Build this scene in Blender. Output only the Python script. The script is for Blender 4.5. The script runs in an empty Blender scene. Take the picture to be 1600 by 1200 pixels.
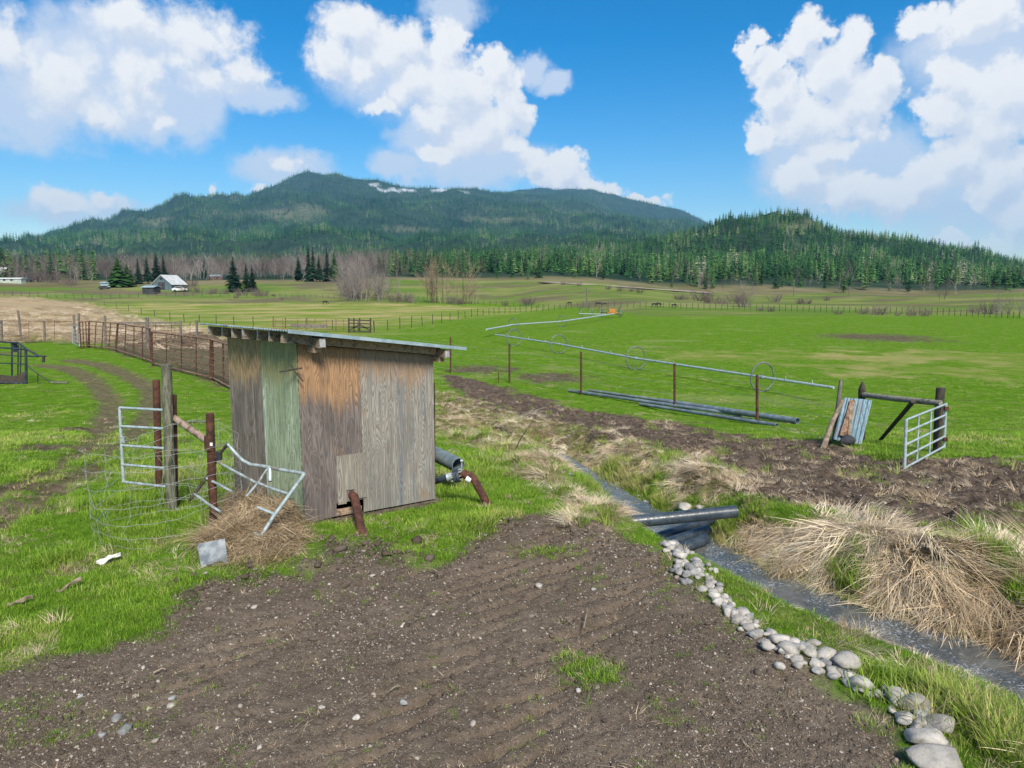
import bpy, math, random
import numpy as np
from mathutils import Vector, Matrix, Euler

S = bpy.context.scene
C = S.collection
R = math.radians
rng = random.Random(7)
nr = np.random.RandomState(11)

# ------------------------------------------------------------------ camera, sky, sun, exposure
CAMZ, FPX, TILT = 3.5, 1110.0, R(7.8)
CT, ST = math.cos(TILT), math.sin(TILT)
cam = bpy.data.cameras.new("camera")
cam.sensor_width = 36.0
cam.lens = FPX / 1600.0 * 36.0
cam.clip_start, cam.clip_end = 0.05, 30000.0
camo = bpy.data.objects.new("camera", cam)
C.objects.link(camo)
camo.location = (0, 0, CAMZ)
camo.rotation_euler = (R(90) - TILT, 0, 0)
S.camera = camo
S.view_settings.view_transform = 'Standard'
S.view_settings.look = 'None'
S.view_settings.exposure = 0.8
S.view_settings.gamma = 1.0
S.view_settings.use_curve_mapping = False
S.render.engine = 'CYCLES'
S.cycles.use_denoising = True
S.cycles.max_bounces = 6
S.cycles.diffuse_bounces = 3
S.cycles.glossy_bounces = 3
S.cycles.transmission_bounces = 4
S.cycles.transparent_max_bounces = 8
S.cycles.volume_bounces = 0

SUN_AZ, SUN_EL = R(163), R(44)          # azimuth clockwise from the viewing direction
SUN_STRENGTH, SUN_ANGLE, SKY_STRENGTH = 3.5, R(16.0), 0.105


class NT:
    """small helper for building node trees"""
    def __init__(self, tree):
        self.t = tree

    def n(self, kind, **kw):
        d = self.t.nodes.new(kind)
        for k, v in kw.items():
            setattr(d, k, v)
        return d

    def put(self, sock, v):
        if isinstance(v, bpy.types.NodeSocket):
            self.t.links.new(v, sock)
        elif v is not None:
            sock.default_value = v

    def math(self, op, a, b=None, c=None, clamp=False):
        d = self.n('ShaderNodeMath', operation=op, use_clamp=clamp)
        for i, v in enumerate((a, b, c)):
            if v is not None:
                self.put(d.inputs[i], v)
        return d.outputs[0]

    def vmath(self, op, a, b=None, c=None, scale=None):
        d = self.n('ShaderNodeVectorMath', operation=op)
        for i, v in enumerate((a, b, c)):
            if v is not None:
                self.put(d.inputs[i], v)
        if scale is not None:
            self.put(d.inputs['Scale'], scale)
        return d.outputs['Value'] if op in ('LENGTH', 'DOT_PRODUCT', 'DISTANCE') else d.outputs[0]

    def mix(self, f, a, b, blend='MIX'):
        d = self.n('ShaderNodeMix', data_type='RGBA', blend_type=blend)
        self.put(d.inputs[0], f)
        self.put(d.inputs[6], a)
        self.put(d.inputs[7], b)
        return d.outputs[2]

    def step(self, v, lo, hi, a=0.0, b=1.0):
        d = self.n('ShaderNodeMapRange', interpolation_type='SMOOTHSTEP')
        self.put(d.inputs[0], v)
        for i, x in enumerate((lo, hi, a, b)):
            self.put(d.inputs[i + 1], x)
        return d.outputs[0]

    def noise(self, vec, scale, detail=3.0, rough=0.55, dist=0.0, color=False):
        d = self.n('ShaderNodeTexNoise')
        if vec is not None:
            self.put(d.inputs['Vector'], vec)
        self.put(d.inputs['Scale'], scale)
        self.put(d.inputs['Detail'], detail)
        self.put(d.inputs['Roughness'], rough)
        self.put(d.inputs['Distortion'], dist)
        return d.outputs['Color'] if color else d.outputs['Fac']

    def xyz(self, v):
        d = self.n('ShaderNodeSeparateXYZ')
        self.put(d.inputs[0], v)
        return d.outputs

    def comb(self, x, y, z=0.0):
        d = self.n('ShaderNodeCombineXYZ')
        for i, v in enumerate((x, y, z)):
            self.put(d.inputs[i], v)
        return d.outputs[0]

    def attr(self, name, kind='GEOMETRY'):
        d = self.n('ShaderNodeAttribute', attribute_type=kind)
        d.attribute_name = name
        return d


def col(r, g, b):
    return (r, g, b, 1.0)


def srgb(r, g, b):
    f = lambda c: (c / 255 / 12.92) if c <= 10 else ((c / 255 + 0.055) / 1.055) ** 2.4
    return (f(r), f(g), f(b), 1.0)


def px_dir(px, py):
    """pixel of the photograph -> unit direction in the world"""
    u, v = (px - 800) / FPX, (600 - py) / FPX
    d = np.array([u, CT + v * ST, -ST + v * CT])
    return d / np.linalg.norm(d)


HAZE = 0.000062
# --- the sky: physical sky with drifting cumulus
W = bpy.data.worlds.new("World")
S.world = W
W.use_nodes = True
W.node_tree.nodes.clear()
w = NT(W.node_tree)
sky = w.n('ShaderNodeTexSky', sky_type='NISHITA', sun_disc=False, sun_elevation=SUN_EL, sun_rotation=SUN_AZ,
          altitude=400.0, air_density=1.0, dust_density=0.6, ozone_density=2.0)
hs = w.n('ShaderNodeHueSaturation')
hs.inputs['Hue'].default_value = 0.5
hs.inputs['Saturation'].default_value = 1.57
hs.inputs['Value'].default_value = 0.81
w.put(hs.inputs['Color'], sky.outputs[0])

CRISP = [  # cumulus heads: centre x, y, half width, half height as seen from the drone
    (310, 65, 95, 62), (380, 110, 42, 38), (335, 120, 60, 40), (215, 125, 48, 55), (95, 120, 75, 62), (258, 180, 26, 17), (180, 25, 80, 40), (20, 70, 50, 60), (150, 165, 60, 30),
    (515, 90, 45, 42), (545, 45, 70, 40), (600, 80, 60, 55), (688, 75, 42, 45), (775, 115, 50, 46), (715, 145, 70, 55), (640, 140, 55, 34), (560, 120, 40, 26),
    (795, 165, 42, 52), (750, 205, 70, 44), (800, 232, 36, 26), (690, 185, 40, 24), (840, 255, 40, 22), (700, 240, 40, 20), (600, 172, 45, 14),
    (900, 265, 42, 34), (870, 280, 60, 30), (940, 295, 60, 18), (1010, 310, 45, 14), (400, 306, 24, 10), (448, 266, 20, 14), (328, 298, 10, 11),
    (92, 318, 62, 24), (170, 312, 45, 16),
    (1175, 66, 21, 26), (1250, 58, 41, 36), (1205, 100, 39, 34), (1320, 78, 39, 36), (1290, 110, 52, 43), (1375, 115, 39, 39), (1330, 150, 60, 47),
    (1230, 150, 39, 34), (1260, 190, 73, 43), (1340, 195, 34, 34), (1200, 215, 30, 30), (1290, 235, 43, 26),
    (1260, 275, 52, 36), (1330, 300, 73, 34), (1400, 310, 60, 31), (1450, 265, 60, 36), (1510, 240, 77, 43), (1570, 265, 69, 52),
    (1500, 115, 41, 34), (1480, 160, 52, 41), (1560, 140, 60, 52), (1560, 195, 60, 43), (1440, 30, 38, 24), (1530, 25, 77, 31),
    (1550, 310, 43, 14), (1570, 370, 39, 19), (1500, 372, 47, 12), (1620, 330, 52, 52),
]
SOFT = [  # thin, shaded sheets of cloud
    (740, 262, 130, 50), (690, 222, 80, 45), (640, 270, 60, 26), (840, 262, 70, 30), (170, 90, 120, 70), (400, 150, 60, 30), (300, 150, 80, 40), (700, 20, 60, 40), (620, 120, 120, 60), (250, 170, 110, 50), (1330, 270, 150, 70), (1560, 60, 150, 70),
    (1490, 300, 150, 55), (1540, 360, 120, 40), (430, 275, 80, 36), (1240, 265, 50, 60), (130, 330, 110, 26),
    (830, 100, 40, 26), (870, 120, 30, 20), (40, 170, 120, 60),
]


def cloud_group():
    g = bpy.data.node_groups.new("cloud_field", 'ShaderNodeTree')
    g.interface.new_socket("Dir", in_out='INPUT', socket_type='NodeSocketVector')
    g.interface.new_socket("Crisp", in_out='OUTPUT', socket_type='NodeSocketFloat')
    g.interface.new_socket("Soft", in_out='OUTPUT', socket_type='NodeSocketFloat')
    k = NT(g)
    gi, go = k.n('NodeGroupInput'), k.n('NodeGroupOutput')
    d = k.vmath('NORMALIZE', gi.outputs[0])
    s = k.xyz(d)
    az = k.math('ARCTAN2', s[0], s[1])
    el = k.math('ARCSINE', s[2])
    base = k.comb(az, el, 0.0)
    nz = k.noise(d, 9.0, 5.0, 0.6, color=True)
    warp = k.vmath('MULTIPLY', k.vmath('SUBTRACT', nz, (0.5, 0.5, 0.5)), (0.10, 0.075, 0.0))
    nz2 = k.noise(d, 38.0, 5.0, 0.6, color=True)
    warp2 = k.vmath('MULTIPLY', k.vmath('SUBTRACT', nz2, (0.5, 0.5, 0.5)), (0.034, 0.03, 0.0))
    p = k.vmath('ADD', k.vmath('ADD', base, warp), warp2)

    def field(blobs):
        out = None
        for (x, y, rx, ry) in blobs:
            dd = px_dir(x, y)
            a0, e0 = math.atan2(dd[0], dd[1]), math.asin(dd[2])
            m = math.cos(a0)
            v = k.vmath('MULTIPLY_ADD', p, (FPX / rx / max(m, .6), FPX / ry, 0), (-a0 * FPX / rx / max(m, .6), -e0 * FPX / ry, 0))
            h = k.math('SUBTRACT', 1.0, k.vmath('LENGTH', v))
            out = h if out is None else k.math('SMOOTH_MAX', out, h, 0.25)
        return out
    # elsewhere round the sky: the same broken cumulus
    n3 = k.noise(d, 2.6, 2.0, 0.5)
    inview = k.math('MULTIPLY', k.step(k.math('ABSOLUTE', az), 0.66, 0.80), 1.0)
    above = k.step(el, 0.44, 0.56)
    away = k.math('MAXIMUM', inview, above)
    other = k.math('SUBTRACT', k.math('MULTIPLY', k.math('SUBTRACT', n3, 0.53), 5.0), k.math('MULTIPLY', k.math('SUBTRACT', 1.0, away), 6.0))
    det = k.math('MULTIPLY', k.math('SUBTRACT', k.noise(d, 24.0, 10.0, 0.68), 0.5), 1.35)
    c = k.math('ADD', k.math('MAXIMUM', field(CRISP), other), det)
    sdet = k.math('MULTIPLY', k.math('SUBTRACT', k.noise(d, 14.0, 5.0, 0.6), 0.5), 0.9)
    so = k.math('ADD', field(SOFT), sdet)
    k.put(go.inputs[0], c)
    k.put(go.inputs[1], so)
    return g


CG = cloud_group()
gen = w.n('ShaderNodeTexCoord').outputs['Generated']


def cloud_at(vec):
    d = w.n('ShaderNodeGroup')
    d.node_tree = CG
    w.put(d.inputs[0], vec)
    return d.outputs


c0 = cloud_at(gen)
c1 = cloud_at(w.vmath('ADD', gen, (-0.010, 0.0, 0.022)))
hazy = w.step(w.xyz(gen)[0], -0.42, 0.05)
mask = w.step(c0[0], 0.03, w.math('MULTIPLY_ADD', hazy, -0.30, 0.68))
soft = w.math('MULTIPLY', w.step(c0[1], -0.12, 0.50), 0.85)
lit = w.step(w.math('SUBTRACT', c0[0], c1[0]), -0.42, 0.30)
thick = w.step(c0[0], 0.15, 1.1)
shade = w.math('ADD', w.math('MULTIPLY', lit, 0.9), w.math('MULTIPLY', w.math('SUBTRACT', 1.0, thick), 0.25), clamp=True)
up = w.step(w.xyz(gen)[2], 0.0, 0.10)
CLOUD_LOW, CLOUD_HI, SOFT_COL = col(3.7, 4.1, 4.9), col(5.4, 5.4, 5.45), col(3.9, 4.35, 5.15)
cc = w.mix(shade, CLOUD_LOW, CLOUD_HI)
g1 = w.mix(w.math('MULTIPLY', soft, up), hs.outputs[0], SOFT_COL)
g2 = w.mix(w.math('MULTIPLY', mask, up), g1, cc)
bg = w.n('ShaderNodeBackground')
w.put(bg.inputs[0], g2)
bg.inputs[1].default_value = SKY_STRENGTH
w.put(w.n('ShaderNodeOutputWorld').inputs[0], bg.outputs[0])
W.cycles.sampling_method = 'MANUAL'
W.cycles.sample_map_resolution = 512

sun = bpy.data.lights.new("sun", 'SUN')
sun.energy, sun.angle, sun.color = SUN_STRENGTH, SUN_ANGLE, (1.0, 0.93, 0.80)
suno = bpy.data.objects.new("sun", sun)
C.objects.link(suno)
sdir = Vector((math.sin(SUN_AZ) * math.cos(SUN_EL), math.cos(SUN_AZ) * math.cos(SUN_EL), math.sin(SUN_EL)))
suno.rotation_euler = sdir.to_track_quat('Z', 'Y').to_euler()


# ------------------------------------------------------------------ numeric helpers
def hash2(ix, iy, seed):
    h = (ix.astype(np.int64) * 374761393 + iy.astype(np.int64) * 668265263 + seed * 1274126177) & 0xFFFFFFFF
    h = ((h ^ (h >> 13)) * 1274126177) & 0xFFFFFFFF
    h = (h ^ (h >> 16)) & 0xFFFFFF
    return h / float(0xFFFFFF)


def vnoise(x, y, seed=0):
    ix, iy = np.floor(x), np.floor(y)
    fx, fy = x - ix, y - iy
    fx, fy = fx * fx * (3 - 2 * fx), fy * fy * (3 - 2 * fy)
    a, b = hash2(ix, iy, seed), hash2(ix + 1, iy, seed)
    c, d = hash2(ix, iy + 1, seed), hash2(ix + 1, iy + 1, seed)
    return (a + (b - a) * fx) * (1 - fy) + (c + (d - c) * fx) * fy


def fbm(x, y, f=1.0, o=4, seed=0, g=0.5):
    t, amp, tot = 0.0, 1.0, 0.0
    for i in range(o):
        t = t + amp * vnoise(x * f + 17.3 * i, y * f - 9.1 * i, seed + i)
        tot += amp
        amp *= g
        f *= 2.03
    return t / tot - 0.5


def sstep(v, lo, hi):
    t = np.clip((v - lo) / (hi - lo), 0, 1)
    return t * t * (3 - 2 * t)


def z_at(y, py):
    """height of a point at depth y that shows at pixel row py"""
    v = (600 - np.asarray(py, float)) / FPX
    return CAMZ + y * (v * CT - ST) / (CT + v * ST)


def at(px, py, Y):
    z = float(z_at(Y, py))
    c = Y * CT - (z - CAMZ) * ST
    return Vector(((px - 800) / FPX * c, Y, z))


def seg_dist(x, y, pts):
    """distance to a polyline, the signed side (+ to the right when walking along it) and the position along it"""
    best = np.full(np.shape(x), 1e9)
    side = np.zeros(np.shape(x))
    par = np.zeros(np.shape(x))
    for i in range(len(pts) - 1):
        (x0, y0), (x1, y1) = pts[i][:2], pts[i + 1][:2]
        dx, dy = x1 - x0, y1 - y0
        L = dx * dx + dy * dy
        t = np.clip(((x - x0) * dx + (y - y0) * dy) / L, 0, 1)
        d = np.hypot(x - x0 - t * dx, y - y0 - t * dy)
        m = d < best
        best = np.where(m, d, best)
        side = np.where(m, np.sign(dy * (x - x0) - dx * (y - y0)), side)
        par = np.where(m, i + t, par)
    return best, side, par


def poly_sd(x, y, pts):
    """signed distance to a polygon, positive inside"""
    inside = np.zeros(np.shape(x), bool)
    best = np.full(np.shape(x), 1e9)
    n = len(pts)
    for i in range(n):
        (x0, y0), (x1, y1) = pts[i], pts[(i + 1) % n]
        dx, dy = x1 - x0, y1 - y0
        L = dx * dx + dy * dy + 1e-12
        t = np.clip(((x - x0) * dx + (y - y0) * dy) / L, 0, 1)
        best = np.minimum(best, np.hypot(x - x0 - t * dx, y - y0 - t * dy))
        if abs(dy) > 1e-12:
            c = ((y0 > y) != (y1 > y)) & (x < dx * (y - y0) / dy + x0)
            inside ^= c
    return np.where(inside, best, -best)


# ------------------------------------------------------------------ the lie of the land
PX = lambda *a: np.array(a, float)
ROWS = [  # depth, then (column, row) pairs the ground passes through at that depth, read off the photograph
    (330., [(-400, 440), (0, 440), (300, 441), (600, 438), (760, 437), (860, 436), (940, 441), (1000, 448), (1100, 456), (1250, 459), (1400, 461), (1600, 455), (2000, 455)]),
    (650., [(-400, 426), (0, 426), (400, 428), (620, 418), (800, 415), (1000, 418), (1200, 412), (1400, 424), (1600, 440), (2000, 445)]),
    (1200., [(-400, 420), (0, 416), (400, 414), (620, 408), (800, 402), (900, 399), (1000, 386), (1060, 371), (1100, 359), (1150, 347), (1200, 336), (1250, 347), (1300, 364),
             (1350, 374), (1400, 385), (1470, 394), (1500, 396), (1560, 410), (1600, 424), (1700, 440), (2000, 446)]),
    (2600., [(-400, 405), (0, 395), (100, 390), (200, 384), (300, 378), (400, 376), (500, 379), (600, 383), (700, 385), (800, 385), (900, 380), (1000, 385), (1100, 400), (1300, 430), (1600, 440), (2000, 440)]),
    (4200., [(-400, 420), (-100, 402), (0, 388), (100, 375), (180, 355), (250, 335), (300, 321), (350, 317), (380, 319), (430, 318), (500, 318), (600, 324), (700, 328), (800, 326),
             (850, 330), (900, 338), (1000, 350), (1090, 360), (1150, 385), (1300, 425), (1600, 438), (2000, 440)]),
    (5500., [(-400, 430), (0, 405), (300, 345), (380, 320), (430, 296), (460, 279), (490, 274), (520, 279), (560, 282), (600, 288), (640, 293), (700, 298), (740, 304), (800, 308), (830, 314),
             (880, 320), (940, 326), (1000, 338), (1050, 348), (1090, 360), (1150, 390), (1300, 430), (2000, 440)]),
    (7200., [(-400, 440), (0, 430), (400, 380), (600, 340), (760, 312), (830, 301), (880, 297), (940, 305), (1000, 317), (1050, 328), (1090, 343), (1150, 375), (1250, 410), (1400, 436), (2000, 440)]),
    (9000., [(-400, 445), (2000, 445)]),
]
FIELD_Z = -1.9


def base_z(x, y):
    x, y = np.asarray(x, float), np.asarray(y, float)
    t = np.clip((y - 10.5) / 20.0, 0, 1)
    z = FIELD_Z * (t * 0.75 + 0.25 * t * t * (3 - 2 * t))
    if np.max(y) > 110:
        Y = np.maximum(y, 1.0)
        px = 800 + FPX * np.clip(x / Y, -1.08, 1.08)
        zs = [np.full(np.shape(z), FIELD_Z)]
        ds = [120.0 + 0 * z]
        ds[0] = np.where(px > 1000, 125.0, np.where(px < 800, 200.0, 200 - 75 * (px - 800) / 200))
        for (d, pr) in ROWS:
            a = np.array(pr, float)
            zs.append(z_at(d, np.interp(px, a[:, 0], a[:, 1])))
            ds.append(np.full(np.shape(z), d))
        far = zs[0].copy()
        for i in range(len(zs) - 1):
            k = (np.log(Y) - np.log(ds[i])) / (np.log(ds[i + 1]) - np.log(ds[i]))
            k = np.clip(k, 0, 1)
            k = k * 0.6 + 0.4 * (k * k * (3 - 2 * k))
            far = np.where(Y >= ds[i], zs[i] * (1 - k) + zs[i + 1] * k, far)
        amp = sstep(Y, 500, 1500) * np.clip(Y / 1110.0, 0, 5)
        lx, ly = x / np.maximum(Y, 300) * 12.0, np.log(Y) * 9.0
        far = far + amp * (fbm(lx, ly, 1.0, 5, 31) * 24 + (fbm(lx * 2.0, ly * 0.6, 1.3, 4, 37) * 16 + (0.18 - np.abs(fbm(lx * 1.2, ly * .35, 1.0, 4, 39))) * 60) * (1 - .75 * sstep(Y, 4300, 5300)))
        far = far + sstep(Y, 150, 260) * (1 - sstep(Y, 400, 700)) * fbm(x, y, 0.03, 3, 41) * 2.6
        z = np.where(y > 110, z + (far - FIELD_Z), z)
    # the trodden bank the pump shed stands on
    z = z + 0.20 * np.exp(-(((x + 3.1) / 1.3) ** 2 + ((y - 9.5) / 1.1) ** 2))
    return z


def march(px, py, zf, y0=3.0, y1=1500.0):
    """where the line of sight through a pixel meets the surface zf"""
    ys = np.exp(np.linspace(math.log(y0), math.log(y1), 4000))
    z = z_at(ys, py)
    c = ys * CT - (z - CAMZ) * ST
    x = (px - 800) / FPX * c
    h = z - zf(x, ys)
    i = int(np.argmax(h < 0))
    if i == 0:
        i = len(ys) - 1
    a = h[i - 1] / (h[i - 1] - h[i] + 1e-12)
    return float(x[i - 1] + a * (x[i] - x[i - 1])), float(ys[i - 1] + a * (ys[i] - ys[i - 1]))


WATER_DROP = 0.56
CREEK_PX = [(838, 704, .12), (868, 711, .13), (900, 734, .14), (935, 757, .15), (965, 778, .18), (1000, 802, .24), (1040, 830, .38), (1090, 862, .36), (1130, 884, .34), (1180, 910, .34),
            (1240, 938, .42), (1310, 970, .46), (1400, 1004, .48), (1500, 1038, .52), (1600, 1080, .55), (1760, 1150, .6)]
wz = lambda x, y: base_z(x, y) - WATER_DROP
CREEK = []
for (a, b, hw_) in CREEK_PX:
    CREEK.append(march(a, b, wz) + (hw_,))
CREEK.insert(0, (CREEK[0][0] - 1.6, CREEK[0][1] + 2.2, .10))
CREEK.append((CREEK[-1][0] + 3.0, CREEK[-1][1] - 2.5, .6))
CREEK_W = np.array([c[2] for c in CREEK])


def ground_macro(x, y):
    z = base_z(x, y)
    x, y = np.asarray(x, float), np.asarray(y, float)
    d, side, par = seg_dist(x, y, CREEK)
    hw = np.interp(par, np.arange(len(CREEK)), CREEK_W)
    up = np.clip(1 - par / 7.0, 0, 1)                  # upstream the banks are lower and gentler
    wl = 0.80 + 0.5 * up
    wr = 1.35 + 0.4 * up
    kl = sstep(d, hw * 0.75, hw + wl)
    kr = sstep(d, hw * 0.75, hw + wr)
    floor = -WATER_DROP - 0.14
    zl = floor * (1 - kl)
    crown = 0.06 * (1 - up) * np.exp(-((d - hw - 1.2) / 0.8) ** 2)
    zr = floor * (1 - kr) + crown
    ends = sstep(par, 0.05, 1.2)
    return z + np.where(side > 0, zl, zr) * ends


def gp(px, py):
    return march(px, py, ground_macro)


def gz(x, y):
    return float(ground_macro(np.array([x]), np.array([y]))[0])


def gpv(px, py, dz=0.0):
    x, y = gp(px, py)
    return Vector((x, y, gz(x, y) + dz))


def gpoly(pts):
    return [march(a, b, base_z) for a, b in pts]


def gpoly_c(pts):
    return [gp(a, b) for a, b in pts]


# ------------------------------------------------------------------ ground cover: what grows or lies where
P_DIRT = gpoly([(-350, 1330), (-350, 1190), (-60, 1080), (60, 1052), (170, 1012), (250, 985), (285, 935), (330, 905), (400, 893), (470, 888), (530, 868), (585, 842), (620, 862), (660, 878),
                (725, 858), (760, 822), (830, 800), (905, 812), (985, 838), (1040, 862), (1090, 905), (1150, 968), (1205, 1012), (1270, 1050), (1330, 1085), (1400, 1120), (1440, 1190), (1470, 1330)])
P_DIRT2 = gpoly([(470, 872), (560, 838), (600, 850), (640, 880), (560, 905), (430, 905)])
P_MUD = gpoly([(690, 585), (740, 592), (830, 617), (900, 638), (980, 650), (1060, 662), (1180, 684), (1290, 690), (1400, 718), (1470, 712), (1600, 722), (1760, 740), (1760, 815), (1600, 800), (1540, 835),
               (1470, 855), (1420, 855), (1380, 815), (1290, 800), (1200, 790), (1140, 760), (1080, 728), (1000, 700), (930, 678), (850, 662), (780, 650), (720, 624)])
P_BANK = gpoly_c([(1118, 822), (1150, 803), (1200, 800), (1240, 812), (1330, 800), (1385, 815), (1425, 855), (1480, 862), (1540, 835), (1600, 822), (1760, 830), (1760, 1090), (1610, 1050), (1520, 1022), (1420, 985), (1320, 945),
                  (1250, 915), (1190, 890), (1140, 868), (1110, 845)])
P_UP = gpoly_c([(682, 612), (740, 622), (800, 645), (860, 655), (930, 672), (1000, 690), (1080, 712), (1140, 738), (1150, 765), (1095, 792), (1050, 775), (985, 752), (925, 735), (880, 745), (905, 775), (950, 795),
                (960, 818), (920, 812), (870, 770), (800, 725), (740, 695), (684, 682)])
P_STRIP = gpoly_c([(1105, 885), (1170, 918), (1250, 955), (1330, 990), (1430, 1025), (1540, 1060), (1640, 1100), (1640, 1180), (1560, 1150), (1440, 1080), (1330, 1030), (1230, 985), (1150, 940), (1090, 905)])
P_CLUMP = gpoly([(300, 872), (330, 800), (378, 740), (420, 722), (470, 760), (478, 840), (440, 880), (390, 900), (330, 890)])
P_LUSH = [gpoly_c(p) for p in (
    [(930, 738), (965, 722), (1010, 742), (1060, 762), (1048, 790), (1000, 780), (950, 762)],
    [(905, 745), (935, 748), (960, 775), (940, 785), (910, 768)],
    [(1100, 838), (1140, 820), (1160, 860), (1130, 868)],
    [(1340, 1050), (1450, 1075), (1600, 1120), (1600, 1200), (1500, 1190), (1400, 1110)],
    [(1160, 940), (1230, 965), (1240, 990), (1190, 975)])]
P_BANKG = gpoly([(680, 682), (740, 700), (800, 735), (850, 770), (880, 800), (800, 806), (760, 815), (700, 800), (676, 800)])
P_HAY = gpoly([(-420, 466), (60, 466), (150, 476), (235, 503), (325, 532), (330, 545), (160, 533), (-420, 533)])
P_YELLOW = gpoly([(-420, 462), (420, 462), (850, 480), (830, 487), (690, 500), (585, 519), (480, 540), (320, 533), (230, 502), (140, 474), (-420, 466)])
P_CORRAL = gpoly([(170, 545), (190, 522), (330, 528), (400, 540), (470, 560), (400, 628), (330, 596), (236, 566)])
P_MIX = gpoly([(240, 905), (330, 880), (470, 858), (700, 805), (820, 808), (760, 835), (690, 880), (560, 880), (460, 905), (330, 925), (270, 955)])
RUTS = [[gp(*p) for p in q] for q in (
    [(60, 570), (98, 573), (130, 584), (155, 604), (172, 628), (168, 655), (140, 700), (80, 735), (0, 770), (-80, 800)],
    [(110, 562), (160, 570), (205, 588), (238, 608), (238, 640), (205, 680), (150, 725), (70, 775), (-20, 830)],
    [(0, 552), (60, 548), (120, 541)])]
PATCH = [gp(*p) + (s,) for p, s in (((80, 700), 1.3), ((30, 760), 1.0), ((130, 670), 1.0), ((300, 660), 0.6), ((280, 690), 0.5), ((20, 790), 0.8), ((170, 655), 0.8),
                                    ((1370, 527), 3.2), ((865, 590), 1.2), ((750, 577), 1.2), ((850, 722), .4), ((880, 690), .5), ((960, 715), .45), ((1110, 712), .6), ((1450, 730), 1.0), ((1420, 820), .7),
                                    ((1560, 800), .8))]


def zones(x, y):
    x, y = np.asarray(x, float), np.asarray(y, float)
    o = {}
    near = y < 60
    n1 = fbm(x, y, 1.1, 4, 3)
    n2 = fbm(x, y, 0.35, 3, 9)
    nf = fbm(x, y, 4.5, 3, 5)

    def soft(poly, w_, amp):
        d = poly_sd(x, y, poly)
        return sstep(d + n1 * amp + nf * amp * 0.6, -w_, w_)
    zero = np.zeros(np.shape(x))
    o['dirt'] = np.maximum(soft(P_DIRT, .14, .55), soft(P_DIRT2, .15, .5) * 0.85)
    o['mud'] = soft(P_MUD, .3, 1.3)
    o['bank'] = soft(P_BANK, .25, .7)
    o['up'] = soft(P_UP, .35, 1.0)
    o['strip'] = soft(P_STRIP, .2, .8) * 0.8
    o['clump'] = soft(P_CLUMP, .18, .4)
    o['lush'] = zero
    for p in P_LUSH:
        o['lush'] = np.maximum(o['lush'], soft(p, .15, .5))
    o['bankg'] = soft(P_BANKG, .2, .5)
    o['mix'] = soft(P_MIX, .2, .7)
    o['hay'] = soft(P_HAY, 2.5, 9)
    o['yellow'] = soft(P_YELLOW, 4.0, 10)
    dry = gp(1380, 560)
    dry2 = gp(1500, 580)
    dr = np.maximum(1 - np.hypot((x - dry[0]) / 24, (y - dry[1]) / 9), 1 - np.hypot((x - dry2[0]) / 14, (y - dry2[1]) / 5)) + n2 * 2.2 + n1 * .8
    o['yellow'] = np.maximum(o['yellow'], sstep(dr, .25, .9) * .8)
    o['corral'] = soft(P_CORRAL, .6, 2.5)
    rut = zero
    for q in RUTS:
        d, _, _ = seg_dist(x, y, q)
        wd = 0.17 + 0.011 * y
        rut = np.maximum(rut, 1 - sstep(d + n1 * .45 + nf * 0.3, wd * .5, wd * 1.5))
    o['rut'] = rut * (y < 60)
    pt = zero
    for (a, b, s_) in PATCH:
        yy = (y - b) / (0.8 * s_ if b < 40 else s_ * 2.2)
        dd = np.hypot((x - a) / (s_ if b < 40 else 2.0 * s_), yy)
        pt = np.maximum(pt, 1 - sstep(dd + n1 * 1.3 + nf * .7, 0.45, 1.15))
    o['patch'] = pt
    d, side, par = seg_dist(x, y, CREEK)
    hw = np.interp(par, np.arange(len(CREEK)), CREEK_W)
    o['bed'] = 1 - sstep(d + nf * .25, hw * 0.95, hw + 0.22)
    o['wet'] = (d < hw * 0.98)
    o['ups'] = (par < 6.5) * 1.0
    px = 800 + FPX * x / np.maximum(y, 1)
    edge = np.where(px > 1000, 126.0, np.where(px < 800, 205.0, 205 - 79 * (px - 800) / 200))
    o['far'] = sstep(y + n2 * 10, edge, edge + 14)
    o['n1'], o['n2'], o['nf'] = n1, n2, nf
    return o


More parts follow.
